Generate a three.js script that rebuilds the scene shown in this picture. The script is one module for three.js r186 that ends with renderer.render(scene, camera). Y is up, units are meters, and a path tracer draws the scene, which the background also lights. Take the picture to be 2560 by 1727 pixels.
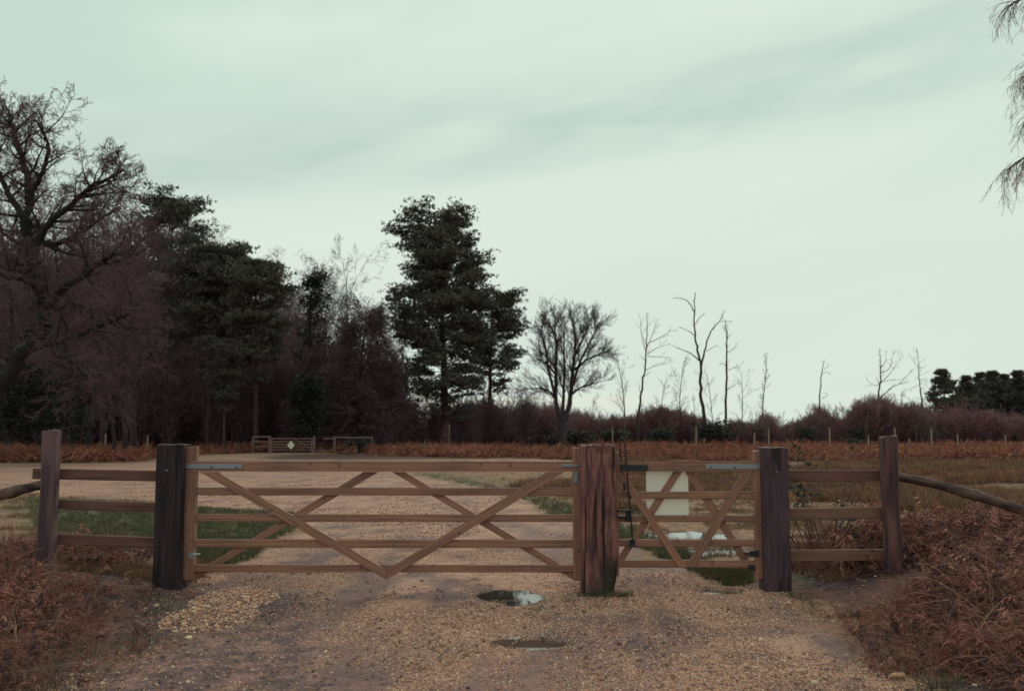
import * as THREE from 'three';
import { mergeGeometries, mergeVertices, toCreasedNormals } from 'three/addons/utils/BufferGeometryUtils.js';

// ---------------------------------------------------------------- camera
const W = 2560, H = 1727, F = 2489, PITCH = 4.86 * Math.PI / 180, EYE = 1.484;
const camera = new THREE.PerspectiveCamera(2 * Math.atan(H / 2 / F) * 180 / Math.PI, W / H, 0.1, 6000);
camera.position.set(0, EYE, 0);
camera.rotation.x = PITCH;
camera.focus = 9.6;
camera.userData.fStop = 2.5;
camera.updateMatrixWorld(true);

const scene = new THREE.Scene();

// ---------------------------------------------------------------- noise and random numbers
function rng(seed) {
  let a = seed >>> 0;
  return () => { a = (a + 0x6D2B79F5) | 0; let t = Math.imul(a ^ (a >>> 15), 1 | a); t = (t + Math.imul(t ^ (t >>> 7), 61 | t)) ^ t; return ((t ^ (t >>> 14)) >>> 0) / 4294967296; };
}
const hash3 = (x, y, z) => { let h = Math.imul(x, 374761393) ^ Math.imul(y, 668265263) ^ Math.imul(z, 2147483647 ^ 0x5bd1e995); h = Math.imul(h ^ (h >>> 13), 1274126177); h ^= h >>> 16; return (h >>> 0) / 4294967296; };
function noise(x, y = 0, z = 0) {
  const xi = Math.floor(x), yi = Math.floor(y), zi = Math.floor(z), s = (t) => t * t * (3 - 2 * t);
  const u = s(x - xi), v = s(y - yi), w = s(z - zi), l = (a, b, t) => a + (b - a) * t;
  const c = (i, j, k) => hash3(xi + i, yi + j, zi + k);
  return l(l(l(c(0, 0, 0), c(1, 0, 0), u), l(c(0, 1, 0), c(1, 1, 0), u), v), l(l(c(0, 0, 1), c(1, 0, 1), u), l(c(0, 1, 1), c(1, 1, 1), u), v), w);
}
const fbm = (x, y, z, o = 4) => { let s = 0, a = 0.5, n = 0; for (let i = 0; i < o; i++) { s += a * noise(x, y, z); n += a; a *= 0.5; x = x * 2.03 + 17.1; y = y * 2.03 + 5.3; z = z * 2.03 + 9.7; } return s / n; };
const clamp = (x, a = 0, b = 1) => Math.min(b, Math.max(a, x));
const smooth = (a, b, x) => { const t = clamp((x - a) / (b - a)); return t * t * (3 - 2 * t); };
const mix = (a, b, t) => a + (b - a) * t;
const mix3 = (a, b, t) => [mix(a[0], b[0], t), mix(a[1], b[1], t), mix(a[2], b[2], t)];
const V = (x, y, z) => new THREE.Vector3(x, y, z);

// ---------------------------------------------------------------- sky (thin overcast, streaks rising to the right) and sun
{
  const w = 2048, h = 1024, d = new Float32Array(w * h * 4), q = V(), roll = 0.2;
  const sunDir = V(0.16, 0.36, -1).normalize();
  for (let j = 0; j < h; j++) for (let i = 0; i < w; i++) {
    const el = ((j + 0.5) / h - 0.5) * Math.PI, az = ((i + 0.5) / w - 0.5) * 2 * Math.PI;
    q.set(Math.cos(el) * Math.cos(az), Math.sin(el), Math.cos(el) * Math.sin(az));
    const x = q.x * Math.cos(roll) + q.y * Math.sin(roll), y = -q.x * Math.sin(roll) + q.y * Math.cos(roll);
    const bands = fbm(x * 1.5 + 3.2, y * 8.5 + 7.45, q.z * 1.4 + 1.7, 4), fine = fbm(x * 6 + 31, y * 24 + 2, q.z * 6 + 8, 6);
    const wide = fbm(x * 0.7 + 9, y * 3.4 + 2.2, q.z * 0.7 + 4, 3); let c = clamp(0.5 + (bands - 0.5) * 2.2 + (wide - 0.5) * 1.5 + (fine - 0.5) * 1.5);
    const glow = Math.exp(-(1 - q.dot(sunDir)) / 0.13);
    let col = mix3([0.53, 0.69, 0.61], [0.735, 0.85, 0.765], c);
    col = mix3(col, [0.80, 0.88, 0.79], glow * 0.55);
    const streak = el - (0.275 + 0.13 * (az + Math.PI / 2)) + (wide - 0.5) * 0.1; col = mix3(col, [0.44, 0.585, 0.53], 0.85 * Math.exp(-((streak / (streak < 0 ? 0.03 : 0.075)) ** 2)) * smooth(-0.75, -0.35, az + Math.PI / 2) * smooth(0.95, 0.3, az + Math.PI / 2) * (0.1 + 2.2 * (fine - 0.2)));
    if (el < 0.3) col = mix3(col, [0.70, 0.785, 0.712], 0.6 * smooth(0.38, 0.15, el));
    const band = Math.exp(-(((el - 0.03 - 0.006 * Math.sin(az * 9)) / 0.009) ** 2)) * smooth(0.42, 0.6, fbm(az * 3 + 2, el * 10, 3, 3));   // pale break low down
    col = mix3(col, [0.86, 0.83, 0.66], band * 0.55);
    if (el < 0) col = [0.16, 0.13, 0.1];
    const o = (j * w + i) * 4;
    d[o] = col[0]; d[o + 1] = col[1]; d[o + 2] = col[2]; d[o + 3] = 1;
  }
  const t = new THREE.DataTexture(d, w, h, THREE.RGBAFormat, THREE.FloatType);
  t.mapping = THREE.EquirectangularReflectionMapping; t.magFilter = THREE.LinearFilter; t.needsUpdate = true;
  scene.background = t; scene.environment = t;
}
const sun = new THREE.DirectionalLight(new THREE.Color().setRGB(1, 0.78, 0.62), 1.1);
sun.position.set(0.16 * 60, 0.5 * 60, -60); sun.target.position.set(0, 0, -12); scene.add(sun, sun.target);
sun.castShadow = true; sun.shadow.radius = 45; sun.shadow.mapSize.set(2048, 2048);
Object.assign(sun.shadow.camera, { left: -40, right: 40, top: 40, bottom: -40, near: 1, far: 200 });
const renderer = new THREE.WebGLRenderer({ antialias: true });
renderer.shadowMap.enabled = true;
renderer.toneMapping = THREE.LinearToneMapping;
renderer.toneMappingExposure = 1.0;

// ---------------------------------------------------------------- photo pixels to places
const ray = (px, py) => V(px - W / 2, H / 2 - py, -F).normalize().applyEuler(camera.rotation);
function at(px, py, depth) { const r = ray(px, py); return r.multiplyScalar(depth / -r.z).add(camera.position); }   // on the upright plane at z = -depth
function floor(px, py, y = 0) { const r = ray(px, py); return r.multiplyScalar((y - EYE) / r.y).add(camera.position); }   // on level ground

// ---------------------------------------------------------------- helpers
const taken = {};
const numbered = (n) => { taken[n] = (taken[n] ?? -1) + 1; return taken[n] ? `${n}_${String(taken[n]).padStart(3, '0')}` : n; };
const shadow = (o) => { o.castShadow = o.receiveShadow = true; return o; };
function part(name, geo, mat, parent, label) { const m = shadow(new THREE.Mesh(geo, mat)); m.name = name; if (label) m.userData.label = label; parent.add(m); return m; }
function tag(o, label, category, group) { o.userData.label = label; o.userData.category = category; if (group) o.userData.group = group; return o; }
function thing(name, label, category, group, p = [0, 0, 0]) { const g = new THREE.Group(); g.name = numbered(name); g.position.set(...p); scene.add(g); return tag(g, label, category, group); }
function top(name, geo, mat, label, category, group) { const m = shadow(new THREE.Mesh(geo, mat)); m.name = numbered(name); scene.add(m); return tag(m, label, category, group); }
function structure(name, geo, mat, label, category) { const m = shadow(new THREE.Mesh(geo, mat)); m.name = numbered(name); m.userData.kind = 'structure'; scene.add(m); return tag(m, label, category); }
function stuff(name, geo, mat, places, label, category, tints) {
  const m = shadow(new THREE.InstancedMesh(geo, mat, places.length)); m.name = numbered(name);
  places.forEach((p, i) => { m.setMatrixAt(i, p); if (tints) m.setColorAt(i, tints[i]); });
  m.userData.kind = 'stuff'; tag(m, label, category); scene.add(m); return m;
}
const std = (r, g, b, rough = 0.9, extra = {}) => new THREE.MeshStandardMaterial({ color: new THREE.Color().setRGB(r, g, b), roughness: rough, ...extra });
function textureOf(w, h, f, srgb = true) {   // f(u, v) -> [r, g, b] in 0..1; f must tile
  const d = new Uint8Array(w * h * 4);
  for (let j = 0; j < h; j++) for (let i = 0; i < w; i++) { const c = f(i / w, j / h), o = (j * w + i) * 4; for (let k = 0; k < 3; k++) d[o + k] = clamp(c[k]) * 255; d[o + 3] = 255; }
  const t = new THREE.DataTexture(d, w, h); t.wrapS = t.wrapT = THREE.RepeatWrapping; t.magFilter = THREE.LinearFilter; t.minFilter = THREE.LinearMipmapLinearFilter; t.generateMipmaps = true;
  if (srgb) t.colorSpace = THREE.SRGBColorSpace; t.needsUpdate = true; return t;
}
// noise that repeats after 1 in u and v
const tiled = (u, v, fu, fv, seed, oct = 4) => { let s = 0, a = 0.5, n = 0; for (let o = 0; o < oct; o++) { const X = u * fu, Y = v * fv, xi = Math.floor(X), yi = Math.floor(Y), g = (i, j) => hash3(((xi + i) % fu + fu) % fu, ((yi + j) % fv + fv) % fv, seed + o * 31), k = (t) => t * t * (3 - 2 * t), x = k(X - xi), y = k(Y - yi); s += a * mix(mix(g(0, 0), g(1, 0), x), mix(g(0, 1), g(1, 1), x), y); n += a; a *= 0.5; fu *= 2; fv *= 2; } return s / n; };

// geometry collector for limbs, leaves and stems
class Builder {
  constructor() { this.p = []; this.n = []; this.c = []; this.i = []; }
  vert(x, y, z, nx, ny, nz, c) { this.p.push(x, y, z); this.n.push(nx, ny, nz); if (c) this.c.push(c[0], c[1], c[2]); return this.p.length / 3 - 1; }
  tube(pts, radii, sides, c) {   // a tapered limb along pts
    let rings = [], u = V(), w = V(), d = V();
    for (let k = 0; k < pts.length; k++) {
      d.copy(pts[Math.min(k + 1, pts.length - 1)]).sub(pts[Math.max(k - 1, 0)]).normalize();
      if (k === 0) u.set(Math.abs(d.y) > 0.9 ? 1 : 0, Math.abs(d.y) > 0.9 ? 0 : 1, 0);
      u.addScaledVector(d, -u.dot(d)).normalize(); w.crossVectors(d, u);
      const first = this.p.length / 3, r = radii[k];
      for (let s = 0; s < sides; s++) { const a = s / sides * Math.PI * 2, ca = Math.cos(a), sa = Math.sin(a), nx = u.x * ca + w.x * sa, ny = u.y * ca + w.y * sa, nz = u.z * ca + w.z * sa; this.vert(pts[k].x + nx * r, pts[k].y + ny * r, pts[k].z + nz * r, nx, ny, nz, c); }
      rings.push(first);
    }
    for (let k = 0; k + 1 < rings.length; k++) for (let s = 0; s < sides; s++) { const a = rings[k] + s, b = rings[k] + (s + 1) % sides, e = rings[k + 1] + s, f = rings[k + 1] + (s + 1) % sides; this.i.push(a, b, f, a, f, e); }
  }
  tri(a, b, c, col) {
    const nx = (b.y - a.y) * (c.z - a.z) - (b.z - a.z) * (c.y - a.y), ny = (b.z - a.z) * (c.x - a.x) - (b.x - a.x) * (c.z - a.z), nz = (b.x - a.x) * (c.y - a.y) - (b.y - a.y) * (c.x - a.x), l = Math.hypot(nx, ny, nz) || 1;
    for (const q of [a, b, c]) this.i.push(this.vert(q.x, q.y, q.z, nx / l, ny / l, nz / l, col));
  }
  get empty() { return !this.p.length; }
  build() {
    const g = new THREE.BufferGeometry();
    g.setAttribute('position', new THREE.Float32BufferAttribute(this.p, 3)); g.setAttribute('normal', new THREE.Float32BufferAttribute(this.n, 3));
    if (this.c.length === this.p.length) g.setAttribute('color', new THREE.Float32BufferAttribute(this.c, 3));
    g.setIndex(this.i); return g;
  }
}

// ---------------------------------------------------------------- ground
const inside = (poly, x, z) => { let r = false; for (let i = 0, j = poly.length - 1; i < poly.length; j = i++) { const [xi, zi] = poly[i], [xj, zj] = poly[j]; if ((zi > z) !== (zj > z) && x < (xj - xi) * (z - zi) / (zj - zi) + xi) r = !r; } return r; };
const edgeDist = (poly, x, z) => { let m = 1e9; for (let i = 0, j = poly.length - 1; i < poly.length; j = i++) { const [ax, az] = poly[j], [bx, bz] = poly[i], dx = bx - ax, dz = bz - az, t = clamp(((x - ax) * dx + (z - az) * dz) / (dx * dx + dz * dz)); m = Math.min(m, Math.hypot(ax + dx * t - x, az + dz * t - z)); } return m; };
const poly = (list) => list.map(([a, b]) => { const p = floor(a, b); return [p.x, p.z]; });
const signed = (P, x, z) => (inside(P, x, z) ? 1 : -1) * edgeDist(P, x, z);
const GRAVEL = [...poly([[330, 1660], [470, 1590], [440, 1520], [480, 1465], [570, 1428], [640, 1398], [690, 1345], [800, 1296], [660, 1275], [490, 1263], [300, 1250], [130, 1236], [-250, 1224], [-250, 1172], [130, 1167], [380, 1153], [490, 1139], [640, 1132], [800, 1131], [820, 1134], [700, 1137.5], [650, 1142], [655, 1148.5], [900, 1149], [1200, 1149.5], [1480, 1150.5], [1480, 1154.5], [1200, 1155.5], [980, 1160], [1000, 1178], [1035, 1188], [1198, 1219], [1302, 1248], [1370, 1285], [1432, 1305], [1500, 1345], [1600, 1375], [1640, 1397], [1720, 1427], [1760, 1452], [1830, 1476], [1900, 1486], [1990, 1504], [2060, 1562], [2150, 1642], [2270, 1727]]), [2.35, -4], [2.4, 6], [-2.6, 6], [-2.5, -4]];
const GREEN_A = poly([[60, 1245], [300, 1254], [490, 1266], [660, 1278], [790, 1298], [690, 1345], [640, 1393], [560, 1423], [300, 1400], [100, 1340]]);
const GREEN_B = poly([[1035, 1190], [1198, 1221], [1302, 1250], [1370, 1287], [1432, 1307], [1500, 1347], [1640, 1397], [1720, 1427], [1760, 1452], [1850, 1478], [1890, 1440], [1740, 1392], [1640, 1345], [1500, 1290], [1300, 1226], [1200, 1206], [1060, 1180]]);
const GREEN_C = poly([[655, 1143], [720, 1138], [1000, 1143], [1200, 1147], [900, 1148.5], [700, 1148]]);
// hollows that hold water: [x, z, radius along x, radius along z, depth, level of the water]
const P1 = floor(1243, 1481), P2 = floor(1335, 1603), P3 = floor(1725, 1338), P4 = floor(1790, 1376), P5 = floor(1800, 1478), P6 = floor(2420, 1266), P7 = floor(1985, 1226), P8 = floor(1610, 1284);
const PONDS = [[P1.x, P1.z, 0.27, 0.36, 0.05, -0.022], [P2.x + 0.02, P2.z, 0.24, 0.17, 0.045, -0.026], [P3.x, P3.z, 0.75, 0.75, 0.07, -0.012], [P4.x, P4.z, 0.6, 0.55, 0.06, -0.02], [P5.x, P5.z, 0.27, 0.22, 0.05, -0.02], [P6.x, P6.z, 1.2, 0.35, 0.06, 0.0], [P7.x, P7.z, 0.5, 0.4, 0.06, 0.0], [P8.x, P8.z, 0.8, 0.5, 0.06, 0.0]];
function ponded(x, z) { let m = 0, k = -1; PONDS.forEach((p, i) => { if (Math.hypot((x - p[0]) / p[2], (z - p[1]) / p[3]) > 2.1) return; const w = 0.45 + 1.2 * fbm(x * 4 + i * 7, z * 4, 3, 4), r = Math.hypot((x - p[0]) / p[2], (z - p[1]) / p[3]) / w, v = 1 - smooth(0.3, 1.15, r); if (v > m) { m = v; k = i; } }); return [m, k]; }
const MOUND = floor(585, 1500), MOUND2 = floor(525, 1545);
function height(x, z) {
  const d = Math.hypot(x, z);
  let h = (fbm(x * 0.35, z * 0.35, 1, 3) - 0.5) * (0.09 - 0.065 * smooth(20, 34, d)) * smooth(3, 14, d) + (fbm(x * 1.3, z * 1.3, 5, 3) - 0.5) * 0.035;
  if (d < 22) h += (fbm(x * 5, z * 5, 8, 3) - 0.5) * 0.022;
  const left = smooth(-2.75, -4.2, x) * smooth(-14, -9.5, z), right = smooth(2.7, 3.7, x) * smooth(-14, -9.5, z);
  h += left * 0.13 + right * (0.16 + 0.1 * smooth(3.4, 5, x));
  h += 0.05 * Math.exp(-(((x - MOUND.x) / 0.3) ** 2) - ((z - MOUND.z) / 0.5) ** 2) + 0.035 * Math.exp(-(((x - MOUND2.x) / 0.28) ** 2) - ((z - MOUND2.z) / 0.4) ** 2);
  h += 0.03 * Math.exp(-(((x - 0.83) / 0.35) ** 2) - ((z + 9.35) / 0.35) ** 2);
  const rut = (c) => Math.exp(-(((x - c) / 0.22) ** 2));
  if (z > -13) h -= 0.018 * (rut(-1.55) + rut(0.05)) * smooth(-14, -10, z);
  const heath = smooth(16, 30, d) * smooth(6, 12, x) * (1 - 0.6 * smooth(32, 42, d)); h += heath * (fbm(x * 0.5 + 3, z * 0.5, 2, 3) - 0.42) * 0.28;
  const [p, k] = ponded(x, z); if (k >= 0) h = mix(h, PONDS[k][5] + 0.018 - PONDS[k][4] * p * 1.2, smooth(0, 0.5, p));
  return h;
}
// which matter lies where: colours only
const C = { gravel: [0.435, 0.232, 0.16], gravelDark: [0.215, 0.106, 0.096], mud: [0.08, 0.038, 0.05], grass: [0.076, 0.08, 0.034], heath: [0.26, 0.138, 0.074], heathDark: [0.12, 0.072, 0.05], litter: [0.12, 0.045, 0.038], litterDark: [0.05, 0.023, 0.026], wood: [0.08, 0.042, 0.045] };
const ruts = (x, z) => fbm(x * 2.1 + 0.12 * z, z * 0.22, 47, 4);   // wheels have drawn the matter out along the track
function soil(x, z) { const e = -1.2 - 0.65 * smooth(-7.4, -9, z) + (fbm(x * 2, z * 2, 51, 3) - 0.5) * 1.0, pile = Math.exp(-(((x - MOUND.x) / 0.33) ** 2) - ((z - MOUND.z) / 0.55) ** 2) + Math.exp(-(((x - MOUND2.x) / 0.3) ** 2) - ((z - MOUND2.z) / 0.4) ** 2); return smooth(e + 0.3, e - 0.3, x) * smooth(-9.7, -9.2, z) * (1 - smooth(0.3, 0.7, pile)); }
function matter(x, z) {
  const d = Math.hypot(x, z), wob = (fbm(x * 2.2, z * 2.2, 11, 4) - 0.5), k = d < 14 ? 0.34 : 0.02 * d;
  const g = signed(GRAVEL, x, z) + wob * k * 1.9, soft = 0.05 + 0.012 * d;
  const n1 = fbm(x * 0.8, z * 0.8, 21, 4), n2 = fbm(x * 3.1, z * 2.4, 25, 4), n3 = fbm(x * 11, z * 11, 27, 3), n4 = fbm(x * 0.16, z * 0.35, 29, 4), n5 = ruts(x, z);
  let col = mix3(C.heath, C.heathDark, smooth(0.5, 0.66, n2 * 0.45 + n4 * 0.55));
  col = mix3(col, C.grass, smooth(0.52, 0.7, n1) * 0.4);
  const nearLeft = smooth(-1.7, -3.0, x + wob * 0.8) * smooth(-11.5, -9.6, z), nearRight = smooth(2.2, 2.9, x + wob * 0.6) * smooth(-11.5, -9.6, z);
  const lit = mix3(C.litter, C.litterDark, smooth(0.4, 0.62, n2));
  col = mix3(col, lit, Math.max(nearLeft, nearRight));
  col = mix3(col, C.grass, smooth(0.62, 0.72, fbm(x * 1.7, z * 1.7, 40, 3)) * 0.5 * Math.max(nearLeft, nearRight));
  for (const P of [GREEN_A, GREEN_B, GREEN_C]) { const s = signed(P, x, z) + wob * k * 1.5; col = mix3(col, mix3(C.grass, C.heathDark, smooth(0.52, 0.7, n2) * 0.6), smooth(-soft * 2, soft * 2, s)); }
  const belt = smooth(mix(50, 40, smooth(-2, 6, x)), mix(56, 48, smooth(-2, 6, x)), d + (n1 - 0.5) * 8); col = mix3(col, C.litter, belt * (x < 6 ? 1 : 0.85) * (1 - smooth(-soft * 4, soft, g)));
  col = mix3(col, C.wood, smooth(78, 90, d));
  // gravel, with muddy patches, fines in the wheel tracks
  let gr = mix3(C.gravel, C.gravelDark, smooth(0.42, 0.62, n2 * 0.6 + n1 * 0.4) * 0.9);
  gr = mix3(gr, [0.42, 0.25, 0.175], smooth(0.5, 0.66, n1) * 0.6);
  gr = mix3(gr, mix3(C.mud, C.gravelDark, 0.55), smooth(0.47, 0.6, n5) * 0.75 * smooth(18, 12, d));
  gr = mix3(gr, C.mud, smooth(0.52, 0.66, n3 * 0.5 + n2 * 0.5) * 0.8 * (d < 16 ? 1 : 0.3));
  const bl = soil(x, z);   // the worn left side in front of the post is mostly earth
  gr = mix3(gr, mix3(C.mud, C.gravelDark, smooth(0.45, 0.6, n3)), bl * 0.92);
  const gateMud = Math.exp(-(((x + 2.35) / 0.45) ** 2) - ((z + 10.6) / 1.3) ** 2) + 0.8 * Math.exp(-(((x + 2.0) / 0.35) ** 2) - ((z + 8.6) / 0.8) ** 2); gr = mix3(gr, C.mud, clamp(gateMud * (0.4 + n2)));
  const w = smooth(-soft, soft, g); col = mix3(col, gr, w);
  const [p] = ponded(x, z); col = mix3(col, mix3(C.mud, [0.2, 0.15, 0.12], n3), smooth(0.02, 0.35, p) * 0.6);
  const sp = 0.55 + 0.9 * n3; return [[col[0] * sp, col[1] * sp, col[2] * sp], w];
}
const groundMats = {};
{
  const grow = (from, step, to, rate, max) => { const r = []; let s = step; for (let v = from; v < to;) { s = Math.min(s * (1 + rate), max); v += s; r.push(v); } return r; };
  const px = grow(4.4, 0.065, 2600, 0.055, 300), xs = [...px.map((v) => -v).reverse()];
  for (let v = -4.4; v <= 4.401; v += 0.065) xs.push(v); xs.push(...px);
  const zs = []; for (const v of grow(0, 0.09, 400, 0.09, 60).reverse()) zs.push(v - 3.5); for (let v = -3.5; v > -12; v -= 0.06) zs.push(v);
  for (const v of grow(12, 0.06, 3200, 0.026, 300)) zs.push(-v);
  const nx = xs.length, nz = zs.length, pos = new Float32Array(nx * nz * 3), col = new Float32Array(nx * nz * 3), uv = new Float32Array(nx * nz * 2), gw = new Float32Array(nx * nz);
  for (let j = 0; j < nz; j++) for (let i = 0; i < nx; i++) {
    const o = j * nx + i, x = xs[i], z = zs[j], [c, w] = matter(x, z);
    pos.set([x, height(x, z), z], o * 3); col.set(c, o * 3); uv.set([x, z], o * 2); gw[o] = w;
  }
  const sets = [[], []];
  for (let j = 0; j + 1 < nz; j++) for (let i = 0; i + 1 < nx; i++) {
    const a = j * nx + i, b = a + 1, c = a + nx, d = c + 1; sets[gw[a] + gw[b] + gw[c] + gw[d] > 2 ? 1 : 0].push(a, b, d, a, d, c);
  }
  const grain = (amp, fine, seed) => textureOf(512, 512, (u, v) => { const k = 1 - amp + 2 * amp * (0.45 * tiled(u, v, fine, fine, seed, 2) + 0.55 * tiled(u, v, 128, 128, seed + 3, 2)); return [k * 0.92, k * 0.9, k * 0.89]; });
  const pebble = textureOf(512, 512, (u, v) => { const k = tiled(u, v, 48, 48, 71, 3); return [k, k, k]; }, false);
  const clone = (t, r) => { const c = t.clone(); c.repeat.set(r, r); c.needsUpdate = true; return c; };
  groundMats.earth = new THREE.MeshStandardMaterial({ vertexColors: true, roughness: 0.95, map: clone(grain(0.62, 16, 5), 0.62), bumpMap: clone(pebble, 0.62), bumpScale: 0.015 });
  groundMats.gravel = new THREE.MeshStandardMaterial({ vertexColors: true, roughness: 0.85, map: clone(grain(0.62, 64, 9), 0.83), bumpMap: clone(pebble, 0.83), bumpScale: 0.012 });
  const whole = new THREE.BufferGeometry(); whole.setAttribute('position', new THREE.BufferAttribute(pos, 3)); whole.setAttribute('color', new THREE.BufferAttribute(col, 3)); whole.setAttribute('uv', new THREE.BufferAttribute(uv, 2));

  const full = new Uint32Array(sets[0].length + sets[1].length); full.set(sets[0]); full.set(sets[1], sets[0].length); whole.setIndex(new THREE.BufferAttribute(full, 1)); whole.computeVertexNormals();
  const cut = (s) => { const g = new THREE.BufferGeometry(), m = new Int32Array(nx * nz).fill(-1), P = [], N = [], K = [], U = [], I = [], n = whole.attributes.normal.array; for (const v of s) { if (m[v] < 0) { m[v] = P.length / 3; P.push(pos[v * 3], pos[v * 3 + 1], pos[v * 3 + 2]); N.push(n[v * 3], n[v * 3 + 1], n[v * 3 + 2]); K.push(col[v * 3], col[v * 3 + 1], col[v * 3 + 2]); U.push(uv[v * 2], uv[v * 2 + 1]); } I.push(m[v]); } g.setAttribute('position', new THREE.Float32BufferAttribute(P, 3)); g.setAttribute('normal', new THREE.Float32BufferAttribute(N, 3)); g.setAttribute('color', new THREE.Float32BufferAttribute(K, 3)); g.setAttribute('uv', new THREE.Float32BufferAttribute(U, 2)); g.setIndex(I); return g; };
  structure('ground', cut(sets[0]), groundMats.earth, 'brown and olive heathland ground with leaf litter around the track', 'ground');
  structure('gravel_track', cut(sets[1]), groundMats.gravel, 'tan gravel track running under the gates and bending left', 'track');
}
// water in the hollows
{
  const water = std(0.05, 0.04, 0.035, 0.03), labels = ['brown puddle in the gravel just in front of the wide gate', 'small pale puddle in the gravel nearest the bottom rut of the track', 'shallow bright puddle in the grass behind the narrow gate', 'stony puddle on the grass edge behind the narrow gate', 'small puddle at the foot of the right gate post', 'long thin strip of water on the heath beyond the leaning pole', 'tiny strip of water on the heath beside the right gate post', 'thin strip of water on the grass beyond the latch'];
  PONDS.forEach((p, i) => {
    const n = 26, g = new THREE.CircleGeometry(1, 40); g.rotateX(-Math.PI / 2);
    const a = g.attributes.position; for (let k = 0; k < a.count; k++) { const x = p[0] + a.getX(k) * p[2] * 1.7, z = p[1] + a.getZ(k) * p[3] * 1.7; a.setXYZ(k, x, p[5], z); }
    g.computeVertexNormals(); structure('puddle', g, water, labels[i], 'puddle');
  });
}

// ---------------------------------------------------------------- timber
const wood = (seed, light, dark, knots = 0.5) => textureOf(512, 128, (u, v) => {
  const g = tiled(u, v, 3, 24, seed, 4), f = tiled(u, v, 6, 64, seed + 7, 2), b = tiled(u, v, 4, 2, seed + 11, 3);
  let t = clamp(0.35 + (g - 0.5) * 1.5 + (f - 0.5) * 0.7 + (b - 0.5) * 0.9);
  for (let k = 0; k < 7; k++) { const ku = hash3(seed, k, 1), kv = hash3(seed, k, 2), du = Math.min(Math.abs(u - ku), 1 - Math.abs(u - ku)) * 1.6, dv = Math.min(Math.abs(v - kv), 1 - Math.abs(v - kv)) * 0.2, r = Math.hypot(du, dv) / (0.01 + 0.012 * hash3(seed, k, 3)); t = mix(t, 1, (1 - smooth(0.4, 1.3, r)) * knots); }
  const c = mix3(light, dark, t); return c.map((x) => Math.pow(x, 1 / 2.2));
});
const woodMat = (t, rough = 0.8, bump = 0.002, damp = 0) => new THREE.MeshPhysicalMaterial({ map: t, bumpMap: t, bumpScale: -bump, roughness: rough, clearcoat: damp, clearcoatRoughness: 0.22 });
const gateWood = [1, 2, 3].map((s) => woodMat(wood(s * 13, [0.355, 0.157, 0.098], [0.155, 0.063, 0.046], 0.95), 0.7, 0.002, 0.35));
const railWood = woodMat(wood(77, [0.19, 0.073, 0.06], [0.085, 0.033, 0.033], 0.6)), paleRail = woodMat(wood(78, [0.25, 0.115, 0.075], [0.12, 0.052, 0.042], 0.6));
const steel = std(0.27, 0.27, 0.31, 0.5, { metalness: 0.55 }), blackSteel = std(0.022, 0.02, 0.028, 0.45, { metalness: 0.3 });
const uvAlong = (g, off = 0) => {   // the grain runs along x, in metres
  const p = g.attributes.position, n = g.attributes.normal, uv = new Float32Array(p.count * 2);
  for (let i = 0; i < p.count; i++) { const ny = Math.abs(n.getY(i)), nz = Math.abs(n.getZ(i)); uv[i * 2] = (p.getX(i) + off * 3.7) / 1.6; uv[i * 2 + 1] = ((ny > nz ? p.getZ(i) + 0.11 : p.getY(i)) + off) / 0.2; }
  g.setAttribute('uv', new THREE.BufferAttribute(uv, 2)); return g;
};
let offs = 0;
function outline(pts, thick, bevel) {   // a board cut to an outline in x, y, centred on z = 0
  const s = new THREE.Shape(pts.map((p) => new THREE.Vector2(p[0], p[1])));
  const g = new THREE.ExtrudeGeometry(s, { depth: thick - 2 * bevel, bevelEnabled: true, bevelThickness: bevel, bevelSize: bevel, bevelOffset: -bevel, bevelSegments: 1, curveSegments: 2 });
  g.translate(0, 0, -(thick - 2 * bevel) / 2); return g;
}
function capped(parent, A, B, high, thick, mat, z) {   // the top rail: its upper side is planed to a slope that sheds water
  const L = B[0] - A[0], y0 = A[1] - high / 2, y1 = A[1] + high / 2, c = 0.006, t = thick / 2, prof = (pts, m, name, par) => { const s = new THREE.Shape(pts.map((p) => new THREE.Vector2(...p))), g = new THREE.ExtrudeGeometry(s, { depth: L, bevelEnabled: false }); g.rotateY(Math.PI / 2); g.translate(A[0], 0, z); g.computeVertexNormals(); return part(name, uvAlong(g, ++offs * 0.37), m, par); };
  const r = prof([[-t, y0], [t, y0], [t, y1 - c], [-t, y1]], mat, 'rail', parent); return r;
}
function board(parent, name, A, B, high, thick, mat, z, droop = 0) {   // from A to B (x, y of the middle line) on the plane z
  const L = Math.hypot(B[0] - A[0], B[1] - A[1]), g = outline([[-L / 2, -high / 2], [L / 2, -high / 2], [L / 2, high / 2], [-L / 2, high / 2]], thick, 0.006);
  uvAlong(g, ++offs * 0.37); g.rotateZ(Math.atan2(B[1] - A[1], B[0] - A[0])); g.translate((A[0] + B[0]) / 2, (A[1] + B[1]) / 2, z);
  return part(name, g, mat, parent);
}
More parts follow.
